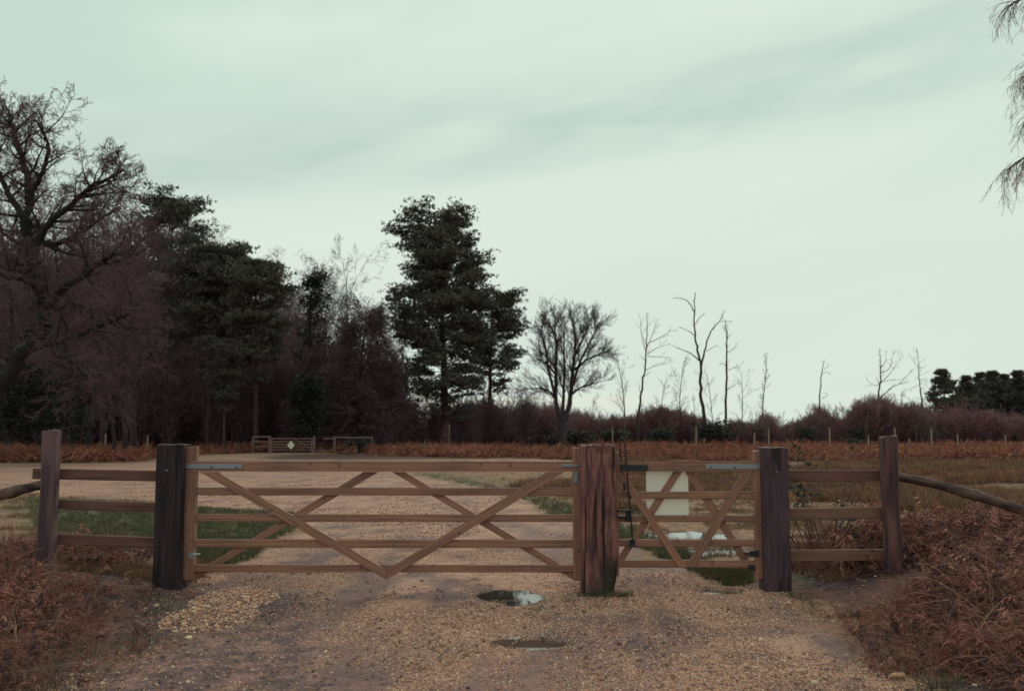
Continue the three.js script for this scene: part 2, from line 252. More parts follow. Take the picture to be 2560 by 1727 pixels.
function cutBoard(parent, name, px, depth, thick, mat, z) {   // a board whose outline is read off the photo on the plane z = -depth
  const w = px.map(([a, b]) => { const p = at(a, b, depth); return [p.x, p.y]; });
  const m = w.reduce((s, p) => [s[0] + p[0] / w.length, s[1] + p[1] / w.length], [0, 0]);
  const ang = Math.atan2(w[2][1] - w[1][1], w[2][0] - w[1][0]), c = Math.cos(-ang), s = Math.sin(-ang);
  const loc = w.map(([x, y]) => [(x - m[0]) * c - (y - m[1]) * s, (x - m[0]) * s + (y - m[1]) * c]);
  const area = loc.reduce((t, p, i) => { const q = loc[(i + 1) % loc.length]; return t + p[0] * q[1] - q[0] * p[1]; }, 0); if (area < 0) loc.reverse();
  const g = uvAlong(outline(loc, thick, 0.003), ++offs * 0.37); g.rotateZ(ang); g.translate(m[0], m[1], z); return part(name, g, mat, parent);
}
function bolt(parent, px, py, depth, z, r = 0.011, mat = steel) { const p = at(px, py, depth), g = new THREE.CylinderGeometry(r * 0.8, r, 0.012, 8); g.rotateX(Math.PI / 2); g.translate(p.x, p.y, z); return part('bolt', g, mat, parent); }
const D = 9.4;   // the gates hang on this plane
function rail(parent, x0, x1, y0, y1, thick, mat, y0b = y0, y1b = y1, depth = D, z = -D, name = 'rail') {
  const a = at(x0, y0, depth - thick / 2), b = at(x0, y1, depth - thick / 2), c = at(x1, y0b, depth - thick / 2), d = at(x1, y1b, depth - thick / 2);
  return board(parent, name, [a.x, (a.y + b.y) / 2], [c.x, (c.y + d.y) / 2], a.y - b.y, thick, mat, z);
}
function upright(parent, name, x0, x1, yt, yb, thick, mat, z, depth, slant = 0) {   // pixel sides at the top; upright in the world
  const a = at(x0, yt, depth), b = at(x1, yt, depth), low = at(x0, yb, depth).y, w = b.x - a.x, L = a.y - low;
  const g = outline([[-L / 2, -w / 2], [L / 2, -w / 2], [L / 2 - slant, w / 2], [-L / 2, w / 2]], thick, 0.005); uvAlong(g, ++offs * 0.37); g.rotateZ(Math.PI / 2); g.translate((a.x + b.x) / 2, low + L / 2, z); return part(name, g, mat, parent);
}
function strap(parent, name, x0, x1, y0, y1, z, mat, thick = 0.008, depth = D - 0.05) { const a = at(x0, y0, depth), b = at(x1, y1, depth), g = outline([[a.x, b.y], [b.x, b.y], [b.x, a.y], [a.x, a.y]], thick, 0.002); g.translate(0, 0, z); return part(name, g, mat, parent); }

// the wide gate
{
  const g = thing('field_gate', 'wide five-bar timber field gate with crossed diagonal braces', 'gate');
  { const a = at(478, 1153, D - 0.037), b = at(1440, 1179, D - 0.037); capped(g, [a.x, (a.y + b.y) / 2], [b.x, (a.y + b.y) / 2], a.y - b.y, 0.075, gateWood[0], -D); }
  [[1219, 1238], [1285, 1304], [1348, 1369], [1411, 1430]].forEach(([a, b], i) => rail(g, 476, 1440, a, b, 0.026, gateWood[(i + 1) % 3], a + 1, b + 1));
  upright(g, 'stile', 462, 491, 1115, 1450, 0.075, gateWood[1], -D - 0.001, D - 0.04, 0.012).userData.label = 'heel stile by the dark post';
  upright(g, 'stile', 1432, 1453, 1121, 1452, 0.075, gateWood[2], -D - 0.001, D - 0.04, -0.012);
  const f = D - 0.032, b = D + 0.02;
  cutBoard(g, 'brace', [[500, 1180], [543, 1180], [966, 1424], [966, 1449]], f, 0.024, gateWood[0], -D + 0.0265);
  cutBoard(g, 'brace', [[1368, 1180], [1411, 1180], [967, 1449], [967, 1424]], f, 0.024, gateWood[2], -D + 0.0265);
  cutBoard(g, 'brace', [[908, 1180], [946, 1180], [480, 1452], [480, 1433]], b, 0.024, gateWood[1], -D - 0.0265);
  cutBoard(g, 'brace', [[980, 1180], [1012, 1180], [1436, 1431], [1436, 1451]], b, 0.024, gateWood[0], -D - 0.0265);
  strap(g, 'hinge_strap', 463, 604, 1160, 1172, -D + 0.043, steel);
  for (const [x, y] of [[527, 1168], [590, 1168]]) bolt(g, x, y, D - 0.05, -D + 0.051, 0.009, blackSteel);
  for (const [x, y] of [[605, 1230], [722, 1295], [834, 1360], [932, 1420], [1304, 1230], [1197, 1296], [1092, 1360], [1000, 1419]]) bolt(g, x, y, f, -D + 0.042, 0.009);
  for (const [x, y] of [[843, 1229], [1084, 1230], [1302, 1359], [619, 1357]]) bolt(g, x, y, f, -D + 0.017, 0.009);
  strap(g, 'hinge_bracket', 470, 482, 1380, 1396, -D + 0.043, steel); strap(g, 'hinge_pin', 481, 499, 1383, 1387, -D + 0.045, std(0.55, 0.55, 0.56, 0.35, { metalness: 0.6 }), 0.012);
  strap(g, 'gate_catch', 1402, 1447, 1160, 1167, -D + 0.043, steel); strap(g, 'catch_keeper', 1435, 1446, 1180, 1206, -D + 0.044, steel, 0.01);
}
// the narrow gate
{
  const g = thing('bridle_gate', 'narrow timber gate with crossed braces, tall latch and blank board', 'gate');
  { const a = at(1536, 1152, D - 0.035), b = at(1896, 1178, D - 0.035); capped(g, [a.x, (a.y + b.y) / 2], [b.x, (a.y + b.y) / 2], a.y - b.y, 0.07, gateWood[1], -D); }
  [[1229, 1247], [1288, 1305], [1348, 1366], [1400, 1419]].forEach(([a, b], i) => rail(g, 1536, 1892, a, b, 0.026, gateWood[i % 3]));
  upright(g, 'stile', 1885, 1905, 1125, 1448, 0.07, gateWood[0], -D - 0.001, D - 0.04, 0.01); upright(g, 'stile', 1524, 1546, 1130, 1440, 0.07, gateWood[2], -D - 0.001, D - 0.04, 0.01);
  const f = D - 0.032, b = D + 0.02;
  cutBoard(g, 'brace', [[1536, 1179], [1558, 1179], [1719, 1418], [1697, 1418]], f, 0.024, gateWood[2], -D + 0.0265);
  cutBoard(g, 'brace', [[1857, 1179], [1880, 1179], [1734, 1418], [1711, 1418]].map(([x, y], i) => i > 1 ? [x + 4, y] : [x, y]), f, 0.024, gateWood[1], -D + 0.0268);
  cutBoard(g, 'brace', [[1684, 1179], [1706, 1179], [1560, 1402], [1540, 1402]], b, 0.024, gateWood[0], -D - 0.0265);
  cutBoard(g, 'brace', [[1713, 1179], [1734, 1179], [1890, 1424], [1868, 1424]], b, 0.024, gateWood[1], -D - 0.0265);
  strap(g, 'hinge_strap', 1765, 1903, 1160, 1173, -D + 0.041, steel); for (const [x, y] of [[1778, 1168], [1838, 1168]]) bolt(g, x, y, D - 0.05, -D + 0.049, 0.008, blackSteel);
  for (const [x, y] of [[1590, 1237], [1625, 1293], [1667, 1356], [1838, 1239], [1800, 1296], [1762, 1357], [1668, 1172], [1690, 1172]]) bolt(g, x, y, f, -D + 0.043, 0.008);
  strap(g, 'hinge_bracket', 1876, 1898, 1376, 1391, -D + 0.041, blackSteel, 0.03); strap(g, 'hinge_pin', 1862, 1880, 1381, 1387, -D + 0.04, blackSteel, 0.014); strap(g, 'hinge_bracket', 1873, 1886, 1412, 1426, -D + 0.041, blackSteel, 0.02);
  // the rider's latch: a tall loop, a rod, its brackets
  const q = (x, y) => at(1420 + x / 3.92, 1080 + y / 3.92, D - 0.075), tube = (pts, r) => { const c = new THREE.CatmullRomCurve3(pts); return new THREE.TubeGeometry(c, pts.length * 8, r, 8); };
  const L = part('latch_handle', tube([q(524, 290), q(514, 180), q(508, 95), q(528, 52), q(552, 95), q(565, 200), q(576, 330)], 0.0075), blackSteel, g);
  part('latch_rod', tube([q(576, 330), q(585, 470), q(606, 700), q(622, 900), q(634, 1090)], 0.0075), blackSteel, L);
  strap(g, 'latch_bracket', 1558, 1620, 1162, 1176, -D + 0.05, blackSteel, 0.03); strap(g, 'latch_bracket', 1553, 1572, 1161, 1178, -D + 0.058, blackSteel, 0.05);
  strap(g, 'latch_bar', 1534, 1580, 1274, 1279, -D + 0.05, blackSteel, 0.02); strap(g, 'latch_bar', 1534, 1578, 1289, 1295, -D + 0.05, blackSteel, 0.02); strap(g, 'latch_plate', 1564, 1576, 1276, 1304, -D + 0.043, blackSteel, 0.008);
  strap(g, 'latch_clamp', 1575, 1588, 1347, 1367, -D + 0.053, blackSteel, 0.03); strap(g, 'latch_tag', 1557, 1564, 1206, 1227, -D + 0.066, blackSteel, 0.006);
  // the board on the far side
  const a = at(1615, 1171, D + 0.055), c = at(1722, 1292, D + 0.055), sb = outline([[a.x, c.y], [c.x, c.y], [c.x, a.y], [a.x, a.y]], 0.01, 0.002); sb.translate(0, 0, -D - 0.046);
  part('sign_board', sb, new THREE.MeshPhysicalMaterial({ color: new THREE.Color().setRGB(0.8, 0.78, 0.72), roughness: 0.9, transmission: 0.5, thickness: 0 }), g, 'blank off-white square board fixed to the far side');
}
// posts: sawn, swollen and split timber with its own stains
function post(name, label, px, deep, opt) {
  const { run = 2.2, x0, x1, yt, seed, light, dark, streak = 1, rough = 0.012, notch, rot, zc = -D, top: slope = 0, moss } = opt;
  const a = at(x0, yt, D - deep / 2), b = at(x1, yt, D - deep / 2), w = b.x - a.x, cx = (a.x + b.x) / 2, topY = a.y, base = height(cx, zc) - 0.12, L = topY - base;
  let g = new THREE.BoxGeometry(w, L, deep, 40, 100, 20); const p = g.attributes.position, col = new Float32Array(p.count * 3);
  for (let i = 0; i < p.count; i++) {
    let x = p.getX(i), y = p.getY(i), z = p.getZ(i); const ex = x / (w / 2), ez = z / (deep / 2), Y = y + L / 2, cr = Math.max(Math.abs(ex), Math.abs(ez));
    const nearCorner = smooth(0.86, 1, Math.abs(ex)) * smooth(0.86, 1, Math.abs(ez)), grooves = fbm((x + seed) * 38, Y * 1.6, (z + seed) * 38, 3) - 0.5, lump = fbm((x + seed) * 6, Y * 2.2, z * 6, 3) - 0.5, crack = smooth(0.62, 0.72, noise((x + seed) * 30, Y * 1.3, (z + 3) * 30));
    let k = (grooves * 1.4 + lump * 1.2) * rough - crack * rough * 1.3;
    let nx = x + Math.sign(ex) * Math.abs(ex) ** 4 * k - ex * nearCorner * 0.012, nz = z + Math.sign(ez) * Math.abs(ez) ** 4 * k - ez * nearCorner * 0.012, ny = y;
    if (Y > L - 0.005) ny = y + slope * ex * 0.5 + (fbm((x + seed) * 25, z * 25, seed, 2) - 0.5) * rough * 2.2 - smooth(0.8, 1, cr) * 0.006;
    if (notch && Y > L - 0.075 && x > notch[0] && x < notch[1] && ez > 0.2) nz -= 0.05;
    if (rot && ex > 0.1) { const r = smooth(0.42, 0.1, Y + (noise(Y * 9, z * 12, seed) - 0.5) * 0.25) * smooth(0.1, 0.9, ex); nx -= r * 0.02; nz -= r * 0.02 * (ez > 0 ? 1 : 0); }
    p.setXYZ(i, nx, ny, nz);
    const st = fbm((x + seed) * 42, Y * run + seed, (z + seed) * 42, 4), fine = fbm((x + seed) * 110, Y * run * 2.5, (z + seed) * 70, 2); let t = clamp(0.5 + (st - 0.5) * 2.6 * streak + (fine - 0.5) * 0.9);
    let c = mix3(light, dark, t); c = mix3(c, dark.map((v) => v * 0.5), crack * 0.8);
    if (rot) { const e = smooth(0.5, 0.2, Y - 0.1 + (fbm(x * 18 + 4, Y * 4, z * 18, 3) - 0.5) * 0.5) * smooth(-0.35, 0.2, ex + (fbm(x * 20, Y * 5, 7, 2) - 0.5) * 0.7); c = mix3(c, [0.02, 0.014, 0.013], e * 0.9); }   // black rot low on one side
    if (moss) { const e = smooth(0.6, 0.75, fbm(x * 25, Y * 5, z * 25, 3) + 0.22 * smooth(0.3, 0.1, Y)); c = mix3(c, [0.04, 0.055, 0.02], e * moss); }
    col.set(c, i * 3);
  }
  g.setAttribute('color', new THREE.BufferAttribute(col, 3)); g.deleteAttribute('uv'); g.deleteAttribute('normal'); g = mergeVertices(g, 1e-5); g = toCreasedNormals(g, 0.7); g.translate(cx, base + L / 2, zc);
  const t = thing(name, label, 'gate post'); part('shaft', g, new THREE.MeshStandardMaterial({ vertexColors: true, roughness: 0.88 }), t); return t;
}
{
  const l = post('gate_post', 'thick near-black square gate post at the left end of the wide gate', 0, 0.25, { x0: 387, x1: 459, yt: 1111, seed: 4, light: [0.05, 0.021, 0.027], dark: [0.014, 0.0065, 0.009], rough: 0.005 }); bolt(l, 416, 1176, D - 0.13, -D + 0.132, 0.016, std(0.14, 0.13, 0.15, 0.5, { metalness: 0.6 }));
  post('gate_post', 'weathered splintered old timber post between the two gates', 0, 0.3, { x0: 1452, x1: 1540, yt: 1113, seed: 9, light: [0.28, 0.11, 0.092], dark: [0.08, 0.031, 0.038], streak: 1.0, run: 6, rough: 0.022, notch: [-0.02, 0.075], rot: true, moss: 0.4, zc: -D + 0.1 });
  const r = post('gate_post', 'square purplish brown gate post at the hinge end of the narrow gate', 0, 0.25, { x0: 1906, x1: 1974, yt: 1118, seed: 15, light: [0.095, 0.048, 0.06], dark: [0.036, 0.017, 0.026], streak: 0.6, run: 4, rough: 0.005 }); bolt(r, 1942, 1180, D - 0.13, -D + 0.134, 0.016, std(0.14, 0.13, 0.15, 0.5, { metalness: 0.6 }));
}
// the short fences beside the gates
function fencePost(parent, x0, x1, yt, seed, light, dark) {
  const a = at(x0, yt, D - 0.07), b = at(x1, yt, D - 0.07), w = b.x - a.x, cx = (a.x + b.x) / 2, base = height(cx, -D) - 0.12, L = a.y - base; let g = new THREE.BoxGeometry(w, L, 0.15, 10, 50, 8); const p = g.attributes.position, col = new Float32Array(p.count * 3);
  for (let i = 0; i < p.count; i++) { const x = p.getX(i), y = p.getY(i), z = p.getZ(i), Y = y + L / 2, ex = x / (w / 2), ez = z / 0.075, k = (fbm((x + seed) * 30, Y * 2.5, (z + seed) * 30, 3) - 0.5) * 0.022, cn = smooth(0.6, 1, Math.abs(ex)) * smooth(0.6, 1, Math.abs(ez)) * 0.014; p.setXYZ(i, x + Math.sign(ex) * Math.abs(ex) ** 3 * k - Math.sign(ex) * cn + (noise(Y * 2.2, seed) - 0.5) * 0.02, y + (Y > L - 0.004 ? (noise(x * 30, z * 30, seed) - 0.5) * 0.03 + ex * 0.008 : 0), z + Math.sign(ez) * Math.abs(ez) ** 3 * k - Math.sign(ez) * cn); const t = clamp(0.5 + (fbm((x + seed) * 24, Y * 2.2, (z + seed) * 24, 4) - 0.5) * 2.8); col.set(mix3(light, dark, t), i * 3); }
  g.setAttribute('color', new THREE.BufferAttribute(col, 3)); g.deleteAttribute('uv'); g.deleteAttribute('normal'); g = toCreasedNormals(mergeVertices(g, 1e-5), 0.7); g.translate(cx, base + L / 2, -D); return part('post', g, new THREE.MeshStandardMaterial({ vertexColors: true, roughness: 0.9 }), parent);
}
{
  const l = thing('timber_fence', 'short three-rail fence with greyish post beside the near-black gate post', 'fence');
  fencePost(l, 98, 138, 1076, 3, [0.16, 0.085, 0.088], [0.06, 0.031, 0.04]);
  rail(l, 66, 392, 1172, 1199, 0.04, railWood, 1178, 1205, D, -D - 0.105); rail(l, 100, 390, 1250, 1274, 0.04, railWood, 1258, 1284, D, -D - 0.105); rail(l, 96, 388, 1336, 1363, 0.04, railWood, 1347, 1374, D, -D - 0.105);
  const r = thing('timber_fence', 'short three-rail fence with knotted post beside the purplish gate post', 'fence');
  fencePost(r, 2210, 2249, 1092, 8, [0.16, 0.066, 0.06], [0.036, 0.016, 0.022]);
  rail(r, 1962, 2225, 1177, 1205, 0.04, railWood, 1176, 1204, D, -D - 0.105); rail(r, 1962, 2260, 1273, 1302, 0.04, paleRail, 1269, 1297, D, -D - 0.105); rail(r, 1962, 2235, 1379, 1408, 0.04, paleRail, 1376, 1405, D, -D - 0.105);
  // old round poles that slope away from the fence posts, out of the picture, down to a second post each
  const bark = new THREE.MeshStandardMaterial({ vertexColors: true, roughness: 0.9 });
  const pole = (label, pts, r, seed) => { const c = new THREE.CatmullRomCurve3(pts), g = new THREE.TubeGeometry(c, 60, r, 12), p = g.attributes.position, col = new Float32Array(p.count * 3); const uv = g.attributes.uv, v = V(), o = V(); for (let i = 0; i < p.count; i++) { c.getPointAt(uv.getX(i), o); v.fromBufferAttribute(p, i).sub(o); const k = 1 + (fbm(o.x * 9, v.y * 14, v.z * 14 + seed, 3) - 0.5) * 0.55 + 0.3 * Math.exp(-(((uv.getX(i) - 0.42) / 0.02) ** 2)); v.multiplyScalar(k).add(o); p.setXYZ(i, v.x, v.y, v.z); col.set(mix3([0.16, 0.085, 0.065], [0.035, 0.02, 0.022], clamp(0.5 + (fbm(o.x * 6, v.y * 30, v.z * 30 + seed, 3) - 0.5) * 2.6)), i * 3); } g.setAttribute('color', new THREE.BufferAttribute(col, 3)); g.computeVertexNormals(); return top('fence_pole', g, bark, label, 'pole'); };
  pole('round weathered pole sloping down from the knotted fence post', [at(2244, 1192, 9.45), at(2330, 1208, 9.4), at(2450, 1241, 9.3), at(2560, 1276, 9.2), at(2720, 1325, 9.05)], 0.045, 3);
  pole('round weathered pole sloping down from the greyish fence post', [at(104, 1212, 9.45), at(60, 1222, 9.4), at(0, 1237, 9.3), at(-90, 1258, 9.2), at(-180, 1280, 9.1)], 0.05, 8);
  const farPost = (px, py, d, label) => { const p = at(px, py, d), y0 = height(p.x, p.z) - 0.1, g = new THREE.CylinderGeometry(0.07, 0.08, p.y + 0.25 - y0, 10, 6); g.translate(p.x, (p.y + 0.25 + y0) / 2, p.z); const u = thing('fence_post', label, 'fence post'); part('shaft', g, railWood, u); };
  farPost(2740, 1330, 9.12, 'post that carries the low end of the pole beside the knotted fence'); farPost(-200, 1284, 9.18, 'post that carries the low end of the pole beside the greyish fence');
}

// ---------------------------------------------------------------- trees
const barkOf = (r, g, b) => new THREE.MeshStandardMaterial({ color: new THREE.Color().setRGB(r, g, b), roughness: 0.95 });
const M = { oak: barkOf(0.024, 0.014, 0.018), twig: barkOf(0.118, 0.058, 0.073), twigDark: barkOf(0.088, 0.044, 0.058), trunk: barkOf(0.046, 0.025, 0.031), beech: barkOf(0.05, 0.03, 0.034), birch: barkOf(0.15, 0.09, 0.09), birchTwig: barkOf(0.1, 0.058, 0.062), dead: barkOf(0.06, 0.033, 0.037), pineBark: barkOf(0.06, 0.03, 0.034), pineUpper: barkOf(0.12, 0.046, 0.04) };
const leafMat = (r, g, b) => new THREE.MeshStandardMaterial({ vertexColors: true, color: new THREE.Color().setRGB(r, g, b), roughness: 0.8 });
const needle = leafMat(0.1, 0.088, 0.076), ivyLeaf = leafMat(0.02, 0.022, 0.02), bushLeaf = leafMat(0.055, 0.05, 0.042);
const turn = (d, r, spread) => { const t = V(r() - 0.5, r() - 0.5, r() - 0.5).multiplyScalar(2); t.addScaledVector(d, -t.dot(d)).normalize(); return d.clone().multiplyScalar(Math.cos(spread)).addScaledVector(t, Math.sin(spread)).normalize(); };
function path(r, p, d, len, n, wander, lift) { const pts = [p.clone()], q = p.clone(), e = d.clone(); for (let k = 0; k < n; k++) { e.x += (r() - 0.5) * wander; e.y += (r() - 0.5) * wander + lift; e.z += (r() - 0.5) * wander; e.normalize(); q.addScaledVector(e, len / n); pts.push(q.clone()); } return pts; }
const along = (pts, t) => { const f = clamp(t) * (pts.length - 1), k = Math.min(Math.floor(f), pts.length - 2); return [pts[k].clone().lerp(pts[k + 1], f - k), pts[k + 1].clone().sub(pts[k]).normalize()]; };
// limbs carry limbs: levels[k] = { n, from, angle, ratio, segs, wander, lift }
function limb(r, out, pts, r0, r1, lvl, levels, coarse) {
  const n = pts.length, rad = pts.map((_, k) => mix(r0, r1, Math.pow(k / (n - 1), 0.8)));
  out[lvl <= coarse ? 0 : 1].tube(pts, rad, lvl === 0 ? 9 : lvl <= coarse ? 6 : 3);
  const L = levels[lvl]; if (!L) return;
  const len = pts.slice(1).reduce((s, p, k) => s + p.distanceTo(pts[k]), 0), many = Math.max(1, Math.round(L.n * (L.per ? len : 1) * (0.8 + 0.4 * r())));
  for (let k = 0; k < many; k++) {
    const t = mix(L.from, 1, Math.pow((k + r() * 0.9) / many, L.pow ?? 0.85)), [p, d] = along(pts, t), e = turn(d, r, L.angle * (0.7 + 0.6 * r())); if (L.flat) e.y *= L.flat; if (L.side) e.y += L.side; e.normalize();
    const l = (L.len ?? len * L.ratio) * (1 - 0.45 * t * (L.short ?? 1)) * (0.6 + 0.7 * r()), rr = Math.max(L.thin ?? 0.006, mix(r0, r1, t) * 0.62 * (0.7 + 0.3 * r()));
    limb(r, out, path(r, p, e, l, L.segs, L.wander, L.lift), Math.min(rr, l * 0.035 + 0.004), L.end ?? 0.004, lvl + 1, levels, coarse);
  }
}
const crownTwigs = (n3 = 6, n4 = 5, lift = 0.06) => [{ n: n3, from: 0.15, angle: 0.75, ratio: 0.5, segs: 4, wander: 0.35, lift }, { n: n4, from: 0.1, angle: 0.75, ratio: 0.55, segs: 3, wander: 0.4, lift }];
function bareTree(seed, h, opt = {}) {
  const r = rng(seed), out = [new Builder(), new Builder()], { lean = 0, clear = 0.3, n1 = 12, n2 = 6, n3 = 5, n4 = 2.6, rise = 0.08, spread = 0.85, r0 = h * 0.013, wide = 0.45, thin = 0.012 } = opt;
  const pts = path(r, V(0, -0.2, 0), V(lean, 1, (r() - 0.5) * 0.1).normalize(), h, 10, 0.16, 0.02);
  limb(r, out, pts, r0, 0.02, 0, [{ n: n1, from: clear, angle: spread, ratio: wide, segs: 6, wander: 0.3, lift: rise, pow: 1 }, { n: n2, from: 0.15, angle: 0.7, ratio: 0.5, segs: 4, wander: 0.4, lift: rise * 0.7 }, { n: n3, from: 0.15, angle: 0.7, ratio: 0.55, segs: 3, wander: 0.4, lift: rise * 0.5, thin, end: thin * 0.6 }, { n: n4, from: 0.1, angle: 0.7, ratio: 0.6, segs: 2, wander: 0.4, lift: rise * 0.4, thin: thin * 0.8, end: thin * 0.5 }].slice(0, n4 ? 4 : 3), 1);
  return [out[0].build(), out[1].build()];
}
function treeThing(name, label, category, group, geos, mats, p, scale = 1, rot = 0, stretch = 1) {
  const t = thing(name, label, category, group, p); part('trunk', geos[0], mats[0], t); if (geos[1]) part('crown', geos[1], mats[1], t); t.scale.set(scale, scale * stretch, scale); t.rotation.y = rot; return t;
}
const stand = (px, d, sink = 0.05) => { const p = at(px, 1075, d); return [p.x, height(p.x, p.z) - sink, p.z]; };
const tallness = (topPy, d) => at(W / 2, topPy, d).y;   // metres above the ground for something whose tip shows at this row

// foliage: little faces scattered round the ends of the boughs
function tufts(r, b, p, rad, flat, n, size, up = 0.4) {
  const a = V(), c = V(), e = V();
  for (let k = 0; k < n; k++) {
    const th = r() * 6.283, u = Math.sqrt(r()), q = V(p.x + Math.cos(th) * u * rad, p.y + (r() - 0.5 + (1 - u * u) * 0.5) * rad * flat, p.z + Math.sin(th) * u * rad), s = size * (0.6 + 0.8 * r()), sh = 0.65 + 0.7 * r(), col = [sh, sh * (0.92 + 0.16 * r()), sh];
    e.set(Math.cos(th) * 0.7 + r() - 0.5, up + r() * 0.8 - 0.2, Math.sin(th) * 0.7 + r() - 0.5).normalize(); c.set(r() - 0.5, r() - 0.5, r() - 0.5).cross(e).normalize();
    a.copy(q).addScaledVector(e, s); b.tri(q.clone().addScaledVector(c, s * 0.24), a, q.clone().addScaledVector(c, -s * 0.24), col);
    a.copy(q).addScaledVector(e, s * 0.6).addScaledVector(c, s * 0.7); b.tri(q.clone().addScaledVector(e, -s * 0.12), a, q.clone().addScaledVector(e, s * 0.3), col);
  }
}
// a pine: whorls of boughs whose reach follows the outline [height share, reach to the left, reach to the right, foliage]
function pine(seed, h, outline_, opt = {}) {
  const r = rng(seed), trunk = new Builder(), limbs = trunk, leaf = new Builder(), upperBark = [0.12, 0.046, 0.04], { r0 = h * 0.014, boughs = 70, size = 0.26, dense = 1, droop = 0.05, from = 0.3, pad = 0.75, lean = 0 } = opt;
  const pts = path(r, V(0, -0.2, 0), V(lean, 1, 0).normalize(), h * 0.985, 12, 0.05, 0.02); trunk.tube(pts, pts.map((_, k) => mix(r0, 0.04, Math.pow(k / 12, 1.1))), 10, [0.07, 0.033, 0.036]);
  const look = (t) => { let k = 0; while (k < outline_.length - 2 && outline_[k + 1][0] < t) k++; const A = outline_[k], B = outline_[k + 1], f = clamp((t - A[0]) / (B[0] - A[0])); return A.map((v, i) => mix(v, B[i], f)); };
  const whorls = Math.round(boughs / 5);
  for (let k = 0; k < boughs; k++) {
    const t = Math.min(0.99, mix(from, 0.985, (Math.floor(k / 5) + 0.6 * r()) / (whorls - 1))), [, lo, hi, fol] = look(t), th = k * 2.399 + r() * 0.9, cs = Math.cos(th), reach = (cs > 0 ? mix((lo + hi) / 2, hi, cs) : mix((lo + hi) / 2, lo, -cs)) * (0.62 + 0.6 * r()), [p] = along(pts, t);
    if (reach < 0.15) continue;
    const d = V(cs, 0.12 + 0.4 * r() - droop * 3 + 0.45 * t, Math.sin(th)).normalize(), n = 7, bp = path(r, p, d, reach, n, 0.3, -droop * (1 - t) + 0.012);
    limbs.tube(bp, bp.map((_, i) => mix(0.014 + reach * 0.011, 0.01, i / n)), 5, upperBark);
    const subs = Math.max(3, Math.round(reach * 3.6 * dense));
    for (let s = 0; s < subs; s++) {
      const f = mix(0.3, 1.0, Math.pow((s + r()) / subs, 0.7)), [q, e] = along(bp, f); if (r() > fol) continue;
      const sd = turn(e, r, 0.95); sd.y = sd.y * 0.5 + 0.12; const sl = (0.3 + 0.7 * r()) * Math.min(0.95, reach * 0.4), sp = path(r, q, sd.normalize(), sl, 2, 0.3, 0.06); limbs.tube(sp, [0.014, 0.009, 0.006], 3, upperBark);
      tufts(r, leaf, sp[1], pad * 0.7 * (0.5 + 0.5 * r()), 0.42, Math.round(12 * dense), size); tufts(r, leaf, sp[2], pad * (0.5 + 0.5 * r()) * Math.min(1, 0.5 + reach * 0.25), 0.42, Math.round(20 * dense), size);
    }
  }
  return [trunk.build(), leaf.build()];
}
const pineBark = new THREE.MeshStandardMaterial({ vertexColors: true, roughness: 0.95 });
function pineThing(label, group, geos, p, scale = 1, rot = 0, mats = [pineBark, needle]) { const t = thing('pine_tree', label, 'pine tree', group, p); part('trunk', geos[0], mats[0], t); part('crown', geos[1], mats[1], t); t.scale.setScalar(scale); t.rotation.y = rot; return t; }

// --- the tall pine in the middle and its shorter neighbour
{
  const d = 74, k = d / F, h = tallness(524, d), at_ = (y) => clamp(tallness(y, d) / h), o = [[0, 0, 0, 0], [1090, 0.6, 0.6, 0.1], [1000, 2.6, 2.0, 0.35], [960, 3.2, 2.4, 0.6], [930, 3.7, 2.6, 0.8], [880, 3.0, 3.2, 0.95], [850, 4.0, 3.2, 1], [815, 3.9, 3.4, 1], [765, 3.2, 3.8, 1], [728, 4.3, 3.4, 1], [690, 3.0, 3.9, 1], [655, 2.3, 4.3, 1], [642, 2.4, 2.2, 0.9], [628, 3.7, 2.9, 0.9], [608, 2.0, 3.0, 0.85], [588, 3.7, 2.1, 0.85], [568, 3.4, 3.1, 0.9], [540, 2.7, 2.4, 0.85], [517, 2.8, 2.4, 0.85], [500, 1.5, 1.2, 0.9], [488, 0.9, 0.3, 0.9]].map((v, i) => [i ? at_(v[0]) : 0, v[1], v[2], v[3]]);
  pineThing('tallest dark pine with layered boughs standing alone in the middle', undefined, pine(31, h, o, { boughs: 165, from: 0.14, dense: 1.2, pad: 0.72, size: 0.2, droop: 0.045, r0: 0.33 }), stand(1113, d)).scale.y = 0.935;
  const d2 = 80, h2 = tallness(752, d2), a2 = (y) => clamp(tallness(y, d2) / h2);
  pineThing('shorter pine with bare lower trunk right behind the tallest pine', undefined, pine(52, h2, [[0, 0, 0, 0], [a2(1000), 0.5, 0.6, 0.1], [a2(950), 1.8, 2.2, 0.8], [a2(900), 2.2, 2.9, 0.9], [a2(850), 2.0, 3.1, 1], [a2(800), 2.0, 2.9, 1], [a2(765), 1.8, 2.4, 1], [1, 0.6, 1.0, 1]], { boughs: 62, from: 0.36, dense: 1.2, pad: 0.72, size: 0.2, droop: 0.02, r0: 0.22 }), stand(1226, d2));
}
